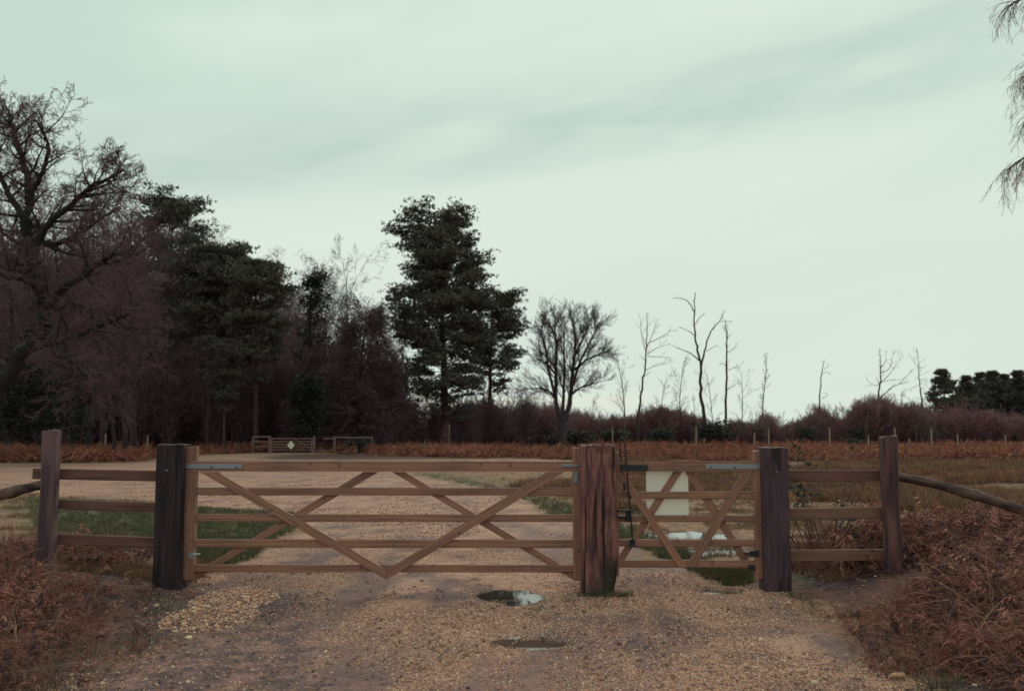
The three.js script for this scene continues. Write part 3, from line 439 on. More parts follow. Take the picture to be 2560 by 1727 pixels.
// --- the pines on the left
{
  const umbrella = [[0, 0, 0, 0], [0.5, 0.3, 0.3, 0.1], [0.6, 1.2, 1.5, 0.35], [0.7, 1.9, 2.2, 0.55], [0.78, 1.6, 2.6, 0.8], [0.86, 2.0, 3.0, 0.95], [0.93, 2.2, 2.6, 1], [0.975, 1.6, 1.8, 1], [1, 0.7, 0.7, 1]];
  const u1 = pine(61, 17, umbrella, { boughs: 55, from: 0.5, dense: 1.25, pad: 0.8, size: 0.21, droop: -0.01, r0: 0.22 }), u2 = pine(62, 14, [[0, 0, 0, 0], [0.4, 1.0, 0.8, 0.3], [0.52, 2.0, 1.8, 0.8], [0.64, 2.5, 2.2, 1], [0.78, 2.7, 2.5, 1], [0.9, 2.3, 2.3, 1], [0.96, 1.5, 1.5, 1], [1, 0.7, 0.7, 1]], { boughs: 75, from: 0.36, dense: 1.25, pad: 0.85, size: 0.21, droop: 0.0, r0: 0.2 });
  const put = (g, h, px, topPy, d, rot, label) => pineThing(label, undefined, g, stand(px, d), tallness(topPy, d) / h, rot);
  put(u1, 17, 408, 510, 72, 0, 'tall flat-topped pine rising above the bare wood beside the oak');
  put(u2, 14, 520, 618, 70, 0.6, 'dark pine just right of the tall flat-topped pine');
  put(u2, 14, 640, 655, 68, 2.6, 'broad dark pine at the outer edge of the left wood');
  put(u1, 17, 585, 672, 78, 4.0, 'thinner pine standing between the two broad dark pines');
  put(u2, 14, 470, 700, 80, 1.4, 'low pine half hidden below the tall flat-topped pine');
  put(u2, 14, 560, 850, 66, 3.3, 'small dark young pine under the broad pines');
  // the dark wood of pines far off on the right
  const far = pine(63, 10, [[0, 0, 0, 0], [0.25, 1.4, 1.4, 0.8], [0.42, 2.0, 2.0, 1], [0.6, 1.7, 1.7, 1], [0.78, 1.2, 1.2, 1], [0.92, 0.6, 0.6, 1], [1, 0.12, 0.12, 1]], { boughs: 60, from: 0.22, dense: 0.7, pad: 0.8, size: 0.4, r0: 0.16 });
  [[2372, 922, 112, 0], [2418, 938, 122, 1.3], [2446, 930, 128, 2.2], [2476, 926, 116, 3.1], [2504, 940, 124, 4.4], [2530, 934, 118, 5.5], [2556, 925, 114, 0.7], [2592, 896, 112, 1.9], [2640, 910, 116, 2.9], [2400, 965, 132, 3.3], [2460, 960, 136, 0.4], [2520, 955, 134, 1.0]].forEach(([x, y, d, rot]) => pineThing('dark pine in the clump beyond the heath, past the leaning pole', 'pines in the far clump', far, stand(x, d), tallness(y, d) / 10, rot));
}
// --- the old oak at the left edge, limbs read from the photo
const limbsFrom = (d, origin, list) => list.map(([r0, r1, pts, zs]) => [r0, r1, pts.map(([x, y], i) => at(x, y, d + (zs?.[i] ?? 0)).sub(origin))]);
function fine(pts, r, wob) { const c = new THREE.CatmullRomCurve3(pts), n = pts.length * 4; return Array.from({ length: n + 1 }, (_, i) => { const q = c.getPoint(i / n); if (i && i < n) q.add(V(r() - 0.5, r() - 0.5, r() - 0.5).multiplyScalar(wob)); return q; }); }
{
  const d = 46, r = rng(5), b = stand(-40, d, 0.2), o = V(...b), out = [new Builder(), new Builder()];
  const list = limbsFrom(d, o, [
    [0.5, 0.33, [[-48, 1160], [-30, 1040], [15, 935], [75, 865], [112, 820]]],
    [0.31, 0.1, [[112, 820], [98, 730], [70, 640], [66, 560], [75, 480], [60, 410], [35, 330], [25, 285]], [0, 0.4, 0.8, 1, 1.2, 1.4, 1.6, 1.6]],
    [0.24, 0.05, [[105, 790], [150, 725], [210, 690], [260, 645], [305, 632], [345, 640]], [0, -0.5, -1, -1.4, -1.8, -2]],
    [0.2, 0.05, [[70, 640], [120, 560], [185, 505], [230, 465], [270, 448], [310, 425]], [0.8, 0, -0.6, -1, -1.5, -2]],
    [0.24, 0.05, [[15, 935], [-40, 860], [-90, 760], [-120, 640], [-130, 520]], [0, 1, 1.5, 2, 2]],
    [0.22, 0.05, [[75, 865], [160, 850], [230, 820], [290, 800], [340, 775]], [0, -1, -2, -3, -4]],
    [0.2, 0.05, [[70, 560], [30, 500], [-10, 420], [-30, 360], [-40, 300]], [1, 1.6, 2, 2.6, 3]],
    [0.2, 0.05, [[98, 730], [60, 700], [10, 690], [-40, 650]], [0, -1, -2, -3]],
    [0.2, 0.05, [[66, 600], [130, 610], [190, 590], [250, 545], [300, 520]], [1, 2, 3, 4, 5]],
    [0.16, 0.04, [[75, 480], [105, 430], [120, 375], [110, 335], [85, 300]], [1.2, 0.6, 0, -0.4, -0.6]],
    [0.16, 0.04, [[112, 820], [170, 900], [230, 940], [290, 950]], [0, -1.4, -2.4, -3]],
    [0.16, 0.04, [[150, 725], [190, 760], [250, 770], [310, 730]], [-0.5, 1, 2.4, 3.4]],
  ]);
  const lv = [{ n: 2.9, per: 1, from: 0.08, angle: 0.95, len: 2.4, segs: 5, wander: 0.55, lift: 0.06, short: 0.4 }, { n: 9, from: 0.1, angle: 0.85, ratio: 0.52, segs: 4, wander: 0.55, lift: 0.03, thin: 0.013, end: 0.009 }, { n: 6, from: 0.1, angle: 0.8, ratio: 0.55, segs: 3, wander: 0.5, lift: 0.02, thin: 0.011, end: 0.008 }, { n: 4, from: 0.15, angle: 0.8, ratio: 0.5, segs: 1, wander: 0.5, lift: 0, thin: 0.009, end: 0.006 }];
  list.forEach(([r0, r1, pts], i) => limb(r, out, fine(pts, r, r0 * 0.5), r0, r1, 0, i ? lv : [], 1));
  const t = thing('oak_tree', 'large gnarled bare oak with leaning trunk at the edge of the wood', 'oak tree', undefined, b); part('trunk', out[0].build(), M.oak, t); part('crown', out[1].build(), M.twig, t);
  const ivy = new Builder(); for (let k = 0; k < 90; k++) { const p = at(mix(-60, 190, r()), mix(930, 1095, r()), d + 2 + 3 * r()).sub(o); tufts(r, ivy, p, 0.9, 0.9, 60, 0.2, 0); } for (let k = 0; k < 40; k++) { const [p] = along(list[k % 2][2], r() * (k % 2 ? 0.45 : 1)); tufts(r, ivy, p, 0.5, 0.9, 40, 0.14, 0); } part('ivy', ivy.build(), ivyLeaf, t, 'dark ivy round the foot and trunk');
}
// --- the wood behind: bare trees, each its own
{
  const kinds = [bareTree(101, 14, { n1: 15, rise: 0.1, clear: 0.25 }), bareTree(102, 14, { n1: 14, rise: 0.05, spread: 1.0, clear: 0.22, wide: 0.5 }), bareTree(103, 14, { n1: 16, rise: 0.14, spread: 0.7, clear: 0.35, wide: 0.38 }), bareTree(104, 14, { n1: 13, rise: 0.02, spread: 1.1, clear: 0.18, wide: 0.48, lean: 0.08 })];
  const r = rng(77), spots = [[180, 540, 62], [255, 520, 66], [310, 560, 60], [120, 480, 70], [220, 600, 58], [60, 420, 74], [340, 640, 62], [20, 560, 60], [150, 700, 56], [290, 700, 57]];
  for (let k = 0; k < 26; k++) { const x = mix(-20, 1010, (k + r()) / 26), low = x < 420 ? 620 : x < 760 ? 740 : 790; spots.push([x, low + r() * 140, 66 + r() * 30]); }
  for (let k = 0; k < 8; k++) spots.push([1010 + k * 36 + r() * 20, 950 + r() * 50, 84 + r() * 14]);
  // the depth of the wood, where stems and twigs run together
  for (const k of [0, 1]) { const at0 = [], at1 = [], hue = []; for (let i = 0; i < 140; i++) { const px = mix(-150, i % 3 ? 960 : 1350, r()), d = 98 + 55 * r(), top_ = px < 380 ? 570 : px < 780 ? 690 : px < 960 ? 790 : 950, h = tallness(top_ + 170 * r(), d) / 14, [x, y, z] = stand(px, d, 0.1), m = new THREE.Matrix4().compose(V(x, y, z), new THREE.Quaternion().setFromEuler(new THREE.Euler(0, r() * 6.28, 0)), V(h * 1.15, h, h * 1.15)); at0.push(m); hue.push(new THREE.Color().setRGB(0.12, 0.06, 0.078).multiplyScalar(0.8 + 0.4 * r())); } const both = mergeGeometries(kinds[k]); stuff('far_wood', both, new THREE.MeshStandardMaterial({ color: 0xffffff, roughness: 0.95 }), at0, ['hazy mass of leafless stems deep in the left wood', 'dense leafless twigs deep in the left wood'][k], 'wood', hue); }
  spots.forEach(([x, y, d], i) => treeThing('bare_tree', x < 1005 ? 'leafless tree in the purple-brown wood on the oak\'s side' : 'low leafless tree in the thicket around the tallest pine\'s trunk', 'bare tree', x < 1005 ? 'leafless trees of the left wood' : 'leafless trees behind the tallest pine', kinds[i % 4], [i % 4 ? M.trunk : M.oak, i % 3 ? M.twig : M.twigDark], stand(x, d), tallness(y, d) / 14, r() * 6.28));
}
// --- trees between the left wood and the tallest pine
{
  // twiggy cone-shaped tree with hanging branches
  const d = 69, h = tallness(765, d), r = rng(12), out = [new Builder(), new Builder()], pts = path(r, V(0, -0.2, 0), V(0, 1, 0), h, 10, 0.08, 0.02);
  limb(r, out, pts, 0.2, 0.02, 0, [{ n: 150, from: 0.08, angle: 1.35, len: 4.3, segs: 5, wander: 0.2, lift: -0.06, short: 1.7, pow: 0.9 }, { n: 11, from: 0.1, angle: 0.75, len: 1.5, segs: 3, wander: 0.35, lift: -0.12, thin: 0.019, end: 0.012 }, { n: 6, from: 0.1, angle: 0.7, ratio: 0.6, segs: 2, wander: 0.4, lift: -0.1, thin: 0.016, end: 0.011 }], 0);
  treeThing('cone_shaped_tree', 'cone-shaped leafless tree with hanging twigs near the far gate', 'bare tree', undefined, [out[0].build(), out[1].build()], [M.oak, M.twigDark], stand(893, d));
  // pale bare tree behind it, twigs swept upwards
  treeThing('bare_tree', 'pale leafless tree with upswept twigs behind the cone-shaped tree', 'bare tree', undefined, bareTree(211, 14, { n1: 14, spread: 0.55, rise: 0.1, clear: 0.4, wide: 0.45 }), [M.beech, M.beech], stand(880, 84), tallness(680, 84) / 14, 1);
  // ivy-clad trees
  const ivied = (label, px, topPy, dd, cols, seed) => { const rr = rng(seed), hh = tallness(topPy, dd), g = bareTree(seed, hh, { n1: 9, n2: 5, n3: 4, n4: 0, spread: 0.5, clear: 0.5, wide: 0.2 }), t = treeThing('ivy_clad_tree', label, 'ivy tree', undefined, g, [M.oak, M.twigDark], stand(px, dd)), iv = new Builder(), o = V(...stand(px, dd)); for (const [x0, x1, y0, y1, n] of cols) for (let k = 0; k < n; k++) { const f = rr(), p = at(mix(x0, x1, 0.5 + (rr() - 0.5) * (0.5 + Math.sin(f * 3.1) * 0.6)), mix(y0, y1, f), dd + (rr() - 0.5) * (x1 - x0) * 0.02).sub(o); tufts(rr, iv, p, 0.55, 1.1, 42, 0.19, -0.3); } part('ivy', iv.build(), ivyLeaf, t); };
  ivied('slim tree wrapped in ivy at its top with bare twigs above', 786, 645, 74, [[760, 815, 690, 800, 42], [770, 805, 680, 720, 14], [745, 820, 800, 940, 46]], 221);
  ivied('short trunk under a black mass of hanging ivy near the far gate', 764, 930, 66.5, [[735, 795, 945, 1085, 95]], 222);
}
// --- the many-stemmed bare tree right of the tallest pine
{
  const d = 71, r = rng(9), b = stand(1405, d), o = V(...b), out = [new Builder(), new Builder()], c8 = (x, y) => [1300 + x / 3.321, 680 + y / 3.321];
  const list = limbsFrom(d, o, [
    [0.33, 0.24, [[1406, 1128], c8(352, 1300), c8(355, 1200)]],
    [0.2, 0.03, [c8(340, 1230), c8(300, 1080), c8(298, 850), c8(300, 600), c8(290, 480), c8(300, 410)], [0, 0, 0.4, 0.6, 0.8, 1]],
    [0.22, 0.03, [c8(375, 1220), c8(415, 1070), c8(430, 900), c8(452, 700), c8(455, 500), c8(440, 385)], [0, 0, -0.4, -0.6, -0.8, -1]],
    [0.14, 0.03, [c8(358, 1200), c8(362, 1000), c8(372, 800), c8(365, 600), c8(380, 420)], [0, 1, 1.6, 2, 2.2]],
    [0.12, 0.03, [c8(295, 1040), c8(240, 820), c8(215, 650), c8(180, 500), c8(190, 400)], [0, -1, -1.6, -2, -2]],
    [0.12, 0.03, [c8(425, 980), c8(480, 800), c8(545, 650), c8(610, 520), c8(650, 440)], [-0.4, -1, -1.4, -2, -2]],
    [0.11, 0.02, [c8(300, 1060), c8(240, 990), c8(150, 965), c8(60, 970)], [0, 1, 1.6, 2]],
    [0.11, 0.02, [c8(425, 1020), c8(500, 960), c8(600, 930), c8(700, 900)], [0, 1, 2, 3]],
    [0.1, 0.02, [c8(440, 820), c8(540, 740), c8(640, 690), c8(720, 660)], [0, -1, -2, -3]],
    [0.1, 0.02, [c8(298, 850), c8(220, 760), c8(140, 720)], [0, -1, -2.4]],
    [0.1, 0.02, [c8(450, 700), c8(520, 560), c8(570, 460), c8(590, 380)], [-0.6, 1, 1.6, 2]],
  ]);
  const lv = [{ n: 4.2, per: 1, from: 0.15, angle: 0.65, len: 1.7, segs: 4, wander: 0.25, lift: 0.09, short: 0.6 }, { n: 10, from: 0.1, angle: 0.6, ratio: 0.55, segs: 3, wander: 0.3, lift: 0.1, thin: 0.011, end: 0.007 }, { n: 5, from: 0.1, angle: 0.55, ratio: 0.6, segs: 2, wander: 0.3, lift: 0.08, thin: 0.008, end: 0.005 }];
  list.forEach(([r0, r1, pts], i) => limb(r, out, fine(pts, r, r0 * 0.3), r0, r1, 0, i ? lv : [], 0));
  const t = thing('beech_tree', 'many-stemmed leafless tree with a rounded fan of twigs', 'bare tree', undefined, b); part('trunk', out[0].build(), M.beech, t); part('crown', out[1].build(), M.beech, t);
}
// --- the forked dead tree and the slim bare trees over the scrub on the right
{
  const c8 = (x, y) => [1300 + x / 3.321, 680 + y / 3.321], c9 = (x, y) => [1900 + x / 3.523, 800 + y / 3.523], twigs = [{ n: 1.2, per: 1, from: 0.25, angle: 0.75, len: 0.9, segs: 3, wander: 0.4, lift: 0.05, thin: 0.013, end: 0.008 }, { n: 3, from: 0.2, angle: 0.7, ratio: 0.55, segs: 2, wander: 0.4, lift: 0.03, thin: 0.01, end: 0.006 }];
  const drawn = (label, seed, d, px, lines, lv = twigs, mat = M.dead) => { const r = rng(seed), b = stand(px, d), o = V(...b), out = [new Builder(), new Builder()], g0 = at(px, 1075, d); g0.y = b[1] - 0.2; limbsFrom(d, o, lines).forEach(([r0, r1, pts], i) => { if (!i) pts.unshift(V(0, -0.2, 0)); limb(r, out, fine(pts, r, r0 * 0.6), r0 * 0.72, r1 * 0.8, 0, lv, 0); }); const t = thing('slim_bare_tree', label, 'bare tree', undefined, b); part('trunk', out[0].build(), mat, t); if (!out[1].empty) part('crown', out[1].build(), mat, t); };
  drawn('tall forked dead tree with bare curving limbs over the scrub', 71, 84, 1764, [[0.26, 0.04, [c8(1535, 1250), c8(1505, 1000), c8(1503, 790), c8(1475, 640), c8(1452, 480), c8(1448, 320), c8(1458, 170)]], [0.07, 0.025, [c8(1448, 330), c8(1405, 255), c8(1345, 220), c8(1270, 215)], [0, 0, 0.6, 1]], [0.06, 0.02, [c8(1452, 525), c8(1400, 490), c8(1325, 455)], [0, -0.5, -1]], [0.13, 0.025, [c8(1508, 775), c8(1540, 630), c8(1590, 490), c8(1660, 405), c8(1702, 315)], [0, 0, 0.8, 1, 1]], [0.03, 0.02, [c8(1660, 408), c8(1720, 412), c8(1765, 405)]], [0.08, 0.02, [c8(1490, 735), c8(1410, 670), c8(1330, 640), c8(1255, 605)], [0, 0, 1, 1.6]], [0.05, 0.02, [c8(1460, 430), c8(1495, 375), c8(1540, 345)]], [0.04, 0.015, [c8(1545, 660), c8(1600, 630), c8(1640, 605)]]], [{ n: 0.35, per: 1, from: 0.5, angle: 0.7, len: 0.8, segs: 3, wander: 0.4, lift: 0.04, thin: 0.012, end: 0.008 }]);
  drawn('slim leaning leafless tree with upward twigs left of the forked dead tree', 72, 84, 1595, [[0.2, 0.02, [c8(985, 1200), c8(1010, 1000), c8(1040, 760), c8(1050, 560), c8(1055, 340)]], [0.05, 0.015, [c8(1045, 660), c8(1010, 520), c8(1000, 380)]], [0.05, 0.015, [c8(1050, 640), c8(1100, 520), c8(1140, 400)]], [0.05, 0.015, [c8(1060, 680), c8(1140, 630), c8(1240, 600)]], [0.05, 0.015, [c8(1070, 590), c8(1170, 540), c8(1260, 480)]], [0.04, 0.015, [c8(1040, 820), c8(1120, 780), c8(1230, 760)]], [0.04, 0.015, [c8(1060, 700), c8(1150, 705), c8(1250, 710)]]], [{ n: 1.7, per: 1, from: 0.35, angle: 0.6, len: 1.0, segs: 3, wander: 0.4, lift: 0.06, thin: 0.012, end: 0.007 }, { n: 3, from: 0.2, angle: 0.7, ratio: 0.55, segs: 2, wander: 0.4, lift: 0.03, thin: 0.009, end: 0.006 }]);
  drawn('straight dead trunk with a narrow top just right of the forked tree', 73, 86, 1815, [[0.2, 0.03, [c8(1712, 1200), c8(1715, 900), c8(1716, 640), c8(1718, 520), c8(1708, 400)]], [0.04, 0.015, [c8(1716, 640), c8(1725, 520), c8(1728, 430)]], [0.04, 0.015, [c8(1720, 670), c8(1765, 645), c8(1810, 620)]], [0.04, 0.015, [c8(1718, 820), c8(1790, 790), c8(1850, 760)]], [0.04, 0.015, [c8(1714, 780), c8(1690, 760), c8(1660, 770)]], [0.04, 0.015, [c8(1718, 980), c8(1770, 950), c8(1810, 920)]]]);
  drawn('thin dead stem with one crooked side branch on the heath edge', 74, 92, 2050, [[0.14, 0.03, [c9(528, 790), c9(533, 620), c9(550, 450), c9(572, 350)]], [0.04, 0.015, [c9(545, 695), c9(590, 670), c9(600, 655), c9(560, 640)]], [0.03, 0.015, [c9(555, 470), c9(600, 455), c9(630, 480)]], [0.03, 0.015, [c9(565, 440), c9(605, 400), c9(600, 370)]]], [{ n: 0.4, per: 1, from: 0.3, angle: 0.7, len: 0.7, segs: 3, wander: 0.5, lift: 0.03, thin: 0.012, end: 0.008 }]);
  drawn('wide-limbed dead tree behind the knotted fence post', 75, 92, 2194, [[0.2, 0.03, [c9(1040, 800), c9(1050, 680), c9(1066, 520), c9(1066, 420), c9(1058, 250)]], [0.09, 0.02, [c9(1055, 695), c9(1110, 640), c9(1200, 575), c9(1320, 545)]], [0.05, 0.015, [c9(1068, 420), c9(1105, 370), c9(1115, 270)]], [0.05, 0.015, [c9(1068, 465), c9(1140, 430), c9(1170, 330), c9(1195, 260)]], [0.05, 0.015, [c9(1068, 555), c9(1150, 470), c9(1210, 380), c9(1270, 315)]], [0.05, 0.015, [c9(1062, 560), c9(1010, 575), c9(940, 520)]], [0.04, 0.015, [c9(1240, 560), c9(1290, 500), c9(1360, 430)]], [0.03, 0.015, [c9(1090, 545), c9(1160, 525), c9(1240, 530)]]]);
  drawn('thin upright dead tree with short level twigs right of the wide-limbed one', 76, 94, 2305, [[0.14, 0.02, [c9(1432, 720), c9(1415, 600), c9(1400, 430), c9(1385, 245)]], [0.03, 0.015, [c9(1400, 575), c9(1340, 600), c9(1275, 630)]], [0.03, 0.015, [c9(1400, 420), c9(1430, 425), c9(1460, 410)]], [0.03, 0.015, [c9(1408, 520), c9(1450, 530), c9(1490, 545)]], [0.03, 0.012, [c9(1398, 420), c9(1365, 380), c9(1340, 335)]], [0.03, 0.012, [c9(1405, 490), c9(1440, 475)]]]);
  drawn('feathery young birch with tufted top over the scrub', 77, 90, 1908, [[0.1, 0.02, [c8(2015, 1250), c8(2030, 1000), c8(2045, 850), c8(2050, 700)]]], [{ n: 3.2, per: 1, from: 0.25, angle: 0.5, len: 0.8, segs: 3, wander: 0.4, lift: 0.06, thin: 0.012, end: 0.007 }, { n: 5, from: 0.2, angle: 0.6, ratio: 0.6, segs: 2, wander: 0.4, lift: 0.03, thin: 0.009, end: 0.006 }], M.birch);
  const STEMS = [[1500, 1005], [1618, 1010], [1672, 1000], [1880, 1020], [1960, 1035], [2010, 1028], [2090, 1015], [2125, 1008], [2165, 1000], [2215, 990], [2255, 985], [2290, 990], [2345, 1000], [2385, 1005], [2440, 1000], [1420, 1000], [1180, 985], [1150, 1000]];
  const sap = [bareTree(301, 9, { n1: 12, n2: 5, n3: 4, n4: 0, spread: 0.6, rise: 0.08, clear: 0.3, wide: 0.26, r0: 0.09, thin: 0.012 }), bareTree(302, 9, { n1: 12, n2: 5, n3: 4, n4: 0, spread: 0.75, rise: 0.04, clear: 0.25, wide: 0.3, r0: 0.08, thin: 0.012 })];
  [[1562, 865, 84, M.birch, 'slender pale-stemmed birch beside the many-stemmed tree'], [1650, 935, 88, M.dead, 'small leafless sapling left of the forked dead tree'], [1702, 895, 88, M.dead, 'narrow sapling close to the left side of the forked dead tree'], [1785, 925, 84, M.dead, 'twiggy young tree against the foot of the forked dead tree'], [1735, 990, 82, M.dead, 'bushy low sapling in front of the forked dead tree'], [1853, 925, 88, M.dead, 'rounded young tree right of the straight dead trunk'], [1915, 985, 90, M.birch, 'low spreading birch around the feathery young birch'], [2330, 955, 98, M.dead, 'crooked little tree beside the far clump of pines'], [1475, 985, 84, M.dead, 'leafless sapling just right of the many-stemmed tree'], [1330, 980, 86, M.dead, 'leafless sapling just left of the many-stemmed tree'], [1290, 960, 90, M.dead, 'thin sapling between the short pine and the many-stemmed tree']].forEach(([x, y, d, m, l], i) => treeThing('young_tree', l, 'young tree', undefined, sap[i % 2], [m, m === M.birch ? M.birchTwig : M.beech], stand(x, d), tallness(y, d) / 9, i * 1.3));
  STEMS.forEach(([x, y], i) => treeThing('young_tree', 'thin pale-stemmed birch rising just above the scrub at the heath\'s far edge', 'young tree', 'pale birches in the scrub', sap[i % 2], [M.birch, M.birchTwig], stand(x, 86 + (i * 7) % 11), tallness(y - 6, 86 + (i * 7) % 11) / 9, i * 2.1));
}
// --- the birch whose hanging twigs come in at the top right
{
  const r = rng(19), d = 17, b = stand(2830, d), o = V(...b), out = [new Builder(), new Builder()];
  const lines = limbsFrom(d, o, [[0.16, 0.05, [[2830, 1200], [2815, 700], [2790, 200], [2770, -250]]], [0.05, 0.012, [[2790, 200], [2700, 30], [2600, -20], [2525, 15]], [0, -0.3, -0.4, -0.5]], [0.04, 0.01, [[2800, 350], [2700, 180], [2610, 160], [2555, 195]], [0, 0.4, 0.5, 0.5]], [0.05, 0.012, [[2808, 600], [2700, 400], [2600, 375], [2520, 425]], [0, 0, 0.2, 0.2]], [0.04, 0.01, [[2800, 450], [2720, 260], [2620, 250], [2570, 300]], [0, 0.5, 0.6, 0.6]]]);
  lines.forEach(([r0, r1, pts], i) => limb(r, out, fine(pts, r, 0.02), r0, r1, 0, i ? [{ n: 6, per: 1, from: 0.5, angle: 0.6, len: 0.7, segs: 6, wander: 0.35, lift: -0.3, thin: 0.0032, end: 0.002, short: 0.4, pow: 0.6 }, { n: 7, from: 0.1, angle: 0.55, ratio: 0.5, segs: 4, wander: 0.35, lift: -0.16, thin: 0.0025, end: 0.0016 }, { n: 3, from: 0.2, angle: 0.5, ratio: 0.5, segs: 2, wander: 0.3, lift: -0.12, thin: 0.002, end: 0.0014 }] : [], 0));
  const t = thing('birch_tree', 'birch with fine twigs hanging into the sky beside the heath', 'birch tree', undefined, b); part('trunk', out[0].build(), M.beech, t); part('crown', out[1].build(), barkOf(0.2, 0.14, 0.135), t);
}

// ---------------------------------------------------------------- scrub, bracken, grass: nobody could count these
const placed = (x, y, z, s, rot, tiltX = 0, tiltZ = 0, sy = s) => new THREE.Matrix4().compose(V(x, y, z), new THREE.Quaternion().setFromEuler(new THREE.Euler(tiltX, rot, tiltZ, 'YXZ')), V(s, sy, s));
const tint = (r, base, vary) => { const k = 1 - vary + 2 * vary * r(); return new THREE.Color().setRGB(base[0] * k, base[1] * k * (0.92 + 0.16 * r()), base[2] * k * (0.92 + 0.16 * r())); };
const white = new THREE.MeshStandardMaterial({ color: 0xffffff, roughness: 0.95 });
{
  const r = rng(8), bush = (seed) => { const rr = rng(seed), out = [new Builder(), new Builder()]; for (let k = 0; k < 9; k++) limb(rr, out, path(rr, V((rr() - 0.5) * 0.8, -0.1, (rr() - 0.5) * 0.8), V((rr() - 0.5) * 0.9, 1, (rr() - 0.5) * 0.9).normalize(), 2.6 + 1.6 * rr(), 5, 0.3, 0.08), 0.035, 0.012, 0, [{ n: 8, from: 0.15, angle: 0.6, ratio: 0.45, segs: 3, wander: 0.4, lift: 0.06, thin: 0.014, end: 0.009 }, { n: 6, from: 0.1, angle: 0.7, ratio: 0.55, segs: 2, wander: 0.4, lift: 0.04, thin: 0.012, end: 0.008 }, { n: 3, from: 0.1, angle: 0.7, ratio: 0.55, segs: 1, wander: 0.4, lift: 0.04, thin: 0.01, end: 0.008 }], 9); return out[0].build(); };
  const b1 = bush(1), b2 = bush(2);
  const skyline = (px) => px < 1300 ? 1010 : px < 1560 ? mix(1010, 1022, (px - 1300) / 260) : px < 1800 ? mix(1022, 1048, (px - 1560) / 240) : px < 1960 ? 1046 : px < 2150 ? mix(1046, 1012, (px - 1960) / 190) : px < 2280 ? mix(1012, 998, (px - 2150) / 130) : px < 2420 ? mix(998, 1030, (px - 2280) / 140) : 1034;
  const a = [[], []], c = [[], []];
  for (let k = 0; k < 1500; k++) { const px = mix(1150, 2720, r()), d = 88 + 40 * r() * r(), k2 = k % 2, [x, y, z] = stand(px, d, 0.1), h = tallness(skyline(px) + 8 + 70 * r() * r() + (noise(px / 30) - 0.5) * 44, d) / 4.1 * (0.85 + 0.25 * r()); a[k2].push(placed(x, y, z, h * (0.9 + 0.4 * r()), r() * 6.28, 0, 0, Math.max(0.25, h))); c[k2].push(tint(r, [[0.2, 0.1, 0.112], [0.22, 0.095, 0.1], [0.19, 0.115, 0.115]][Math.floor(r() * 3)], 0.25)); }
  stuff('scrub', b1, white, a[0], 'purple-brown leafless scrub along the far edge of the heath', 'scrub', c[0]); stuff('scrub', b2, white, a[1], 'reddish leafless scrub mixed through the far edge of the heath', 'scrub', c[1]);
  const e = [], f = []; for (let k = 0; k < 620; k++) { const px = mix(-60, 1330, r()), d = 71 + 50 * r(), [x, y, z] = stand(px, d, 0.1), h = (px < 1000 ? 0.6 + 1.2 * r() : 0.4 + 0.6 * r()); e.push(placed(x, y, z, h * 0.9, r() * 6.28, 0, 0, h)); f.push(tint(r, [0.14, 0.072, 0.09], 0.35)); }
  stuff('undergrowth', b1, white, e, 'leafless undergrowth between the trunks of the left wood', 'undergrowth', f);
  // evergreen bushes one can tell apart
  const evergreen = (seed) => { const rr = rng(seed), b = new Builder(), w = new Builder(); for (let k = 0; k < 7; k++) { const p = path(rr, V(0, 0, 0), V((rr() - 0.5) * 1.6, 1, (rr() - 0.5) * 1.6).normalize(), 0.9, 3, 0.2, 0.05); w.tube(p, [0.03, 0.022, 0.015, 0.01], 4); for (let s = 0; s < 7; s++) tufts(rr, b, along(p, 0.25 + 0.75 * rr())[0].add(V((rr() - 0.5) * 0.5, (rr() - 0.5) * 0.3, (rr() - 0.5) * 0.5)), 0.24, 1, 40, 0.09, 0.3); } return [w.build(), b.build()]; };
  const eg = [evergreen(5), evergreen(6)];
  [[1452, 1075, 76, 2.3, 'dark evergreen bush at the foot of the many-stemmed tree'], [1800, 1052, 82, 2.6, 'rounded evergreen bush at the foot of the straight dead trunk'], [1530, 1074, 80, 2.0, 'evergreen bush behind the splintered old post'], [1650, 1066, 82, 1.6, 'evergreen bush behind the narrow gate'], [888, 1096, 65, 1.4, 'small dark bush by the far gate\'s fence'], [2132, 1094, 78, 1.2, 'small dark gorse bush in the bracken left of the knotted post'], [2025, 1066, 86, 1.5, 'evergreen bush in the scrub beyond the purplish gate post'], [2160, 1070, 88, 1.7, 'evergreen bush in the scrub under the wide-limbed dead tree'], [1240, 1080, 80, 1.7, 'evergreen bush under the shorter pine'], [2540, 1082, 90, 2.0, 'evergreen bush before the far pines'], [2075, 1108, 77, 0.7, 'low dark bush by a pale fence stake in the bracken'], [2450, 1090, 90, 1.6, 'low evergreen bush in the scrub before the far pines'], [1390, 1088, 74, 1.4, 'evergreen bush left of the many-stemmed tree\'s foot']].forEach(([px, py, d, wd, l], i) => { const t = thing('evergreen_bush', l, 'bush', undefined, stand(px, d)), h = tallness(py, d); part('stem', eg[i % 2][0], M.oak, t); part('foliage', eg[i % 2][1], bushLeaf, t); t.scale.set(wd * 1.1, Math.max(0.6, h) * 1.0, wd * 1.1); t.rotation.y = i; });
}
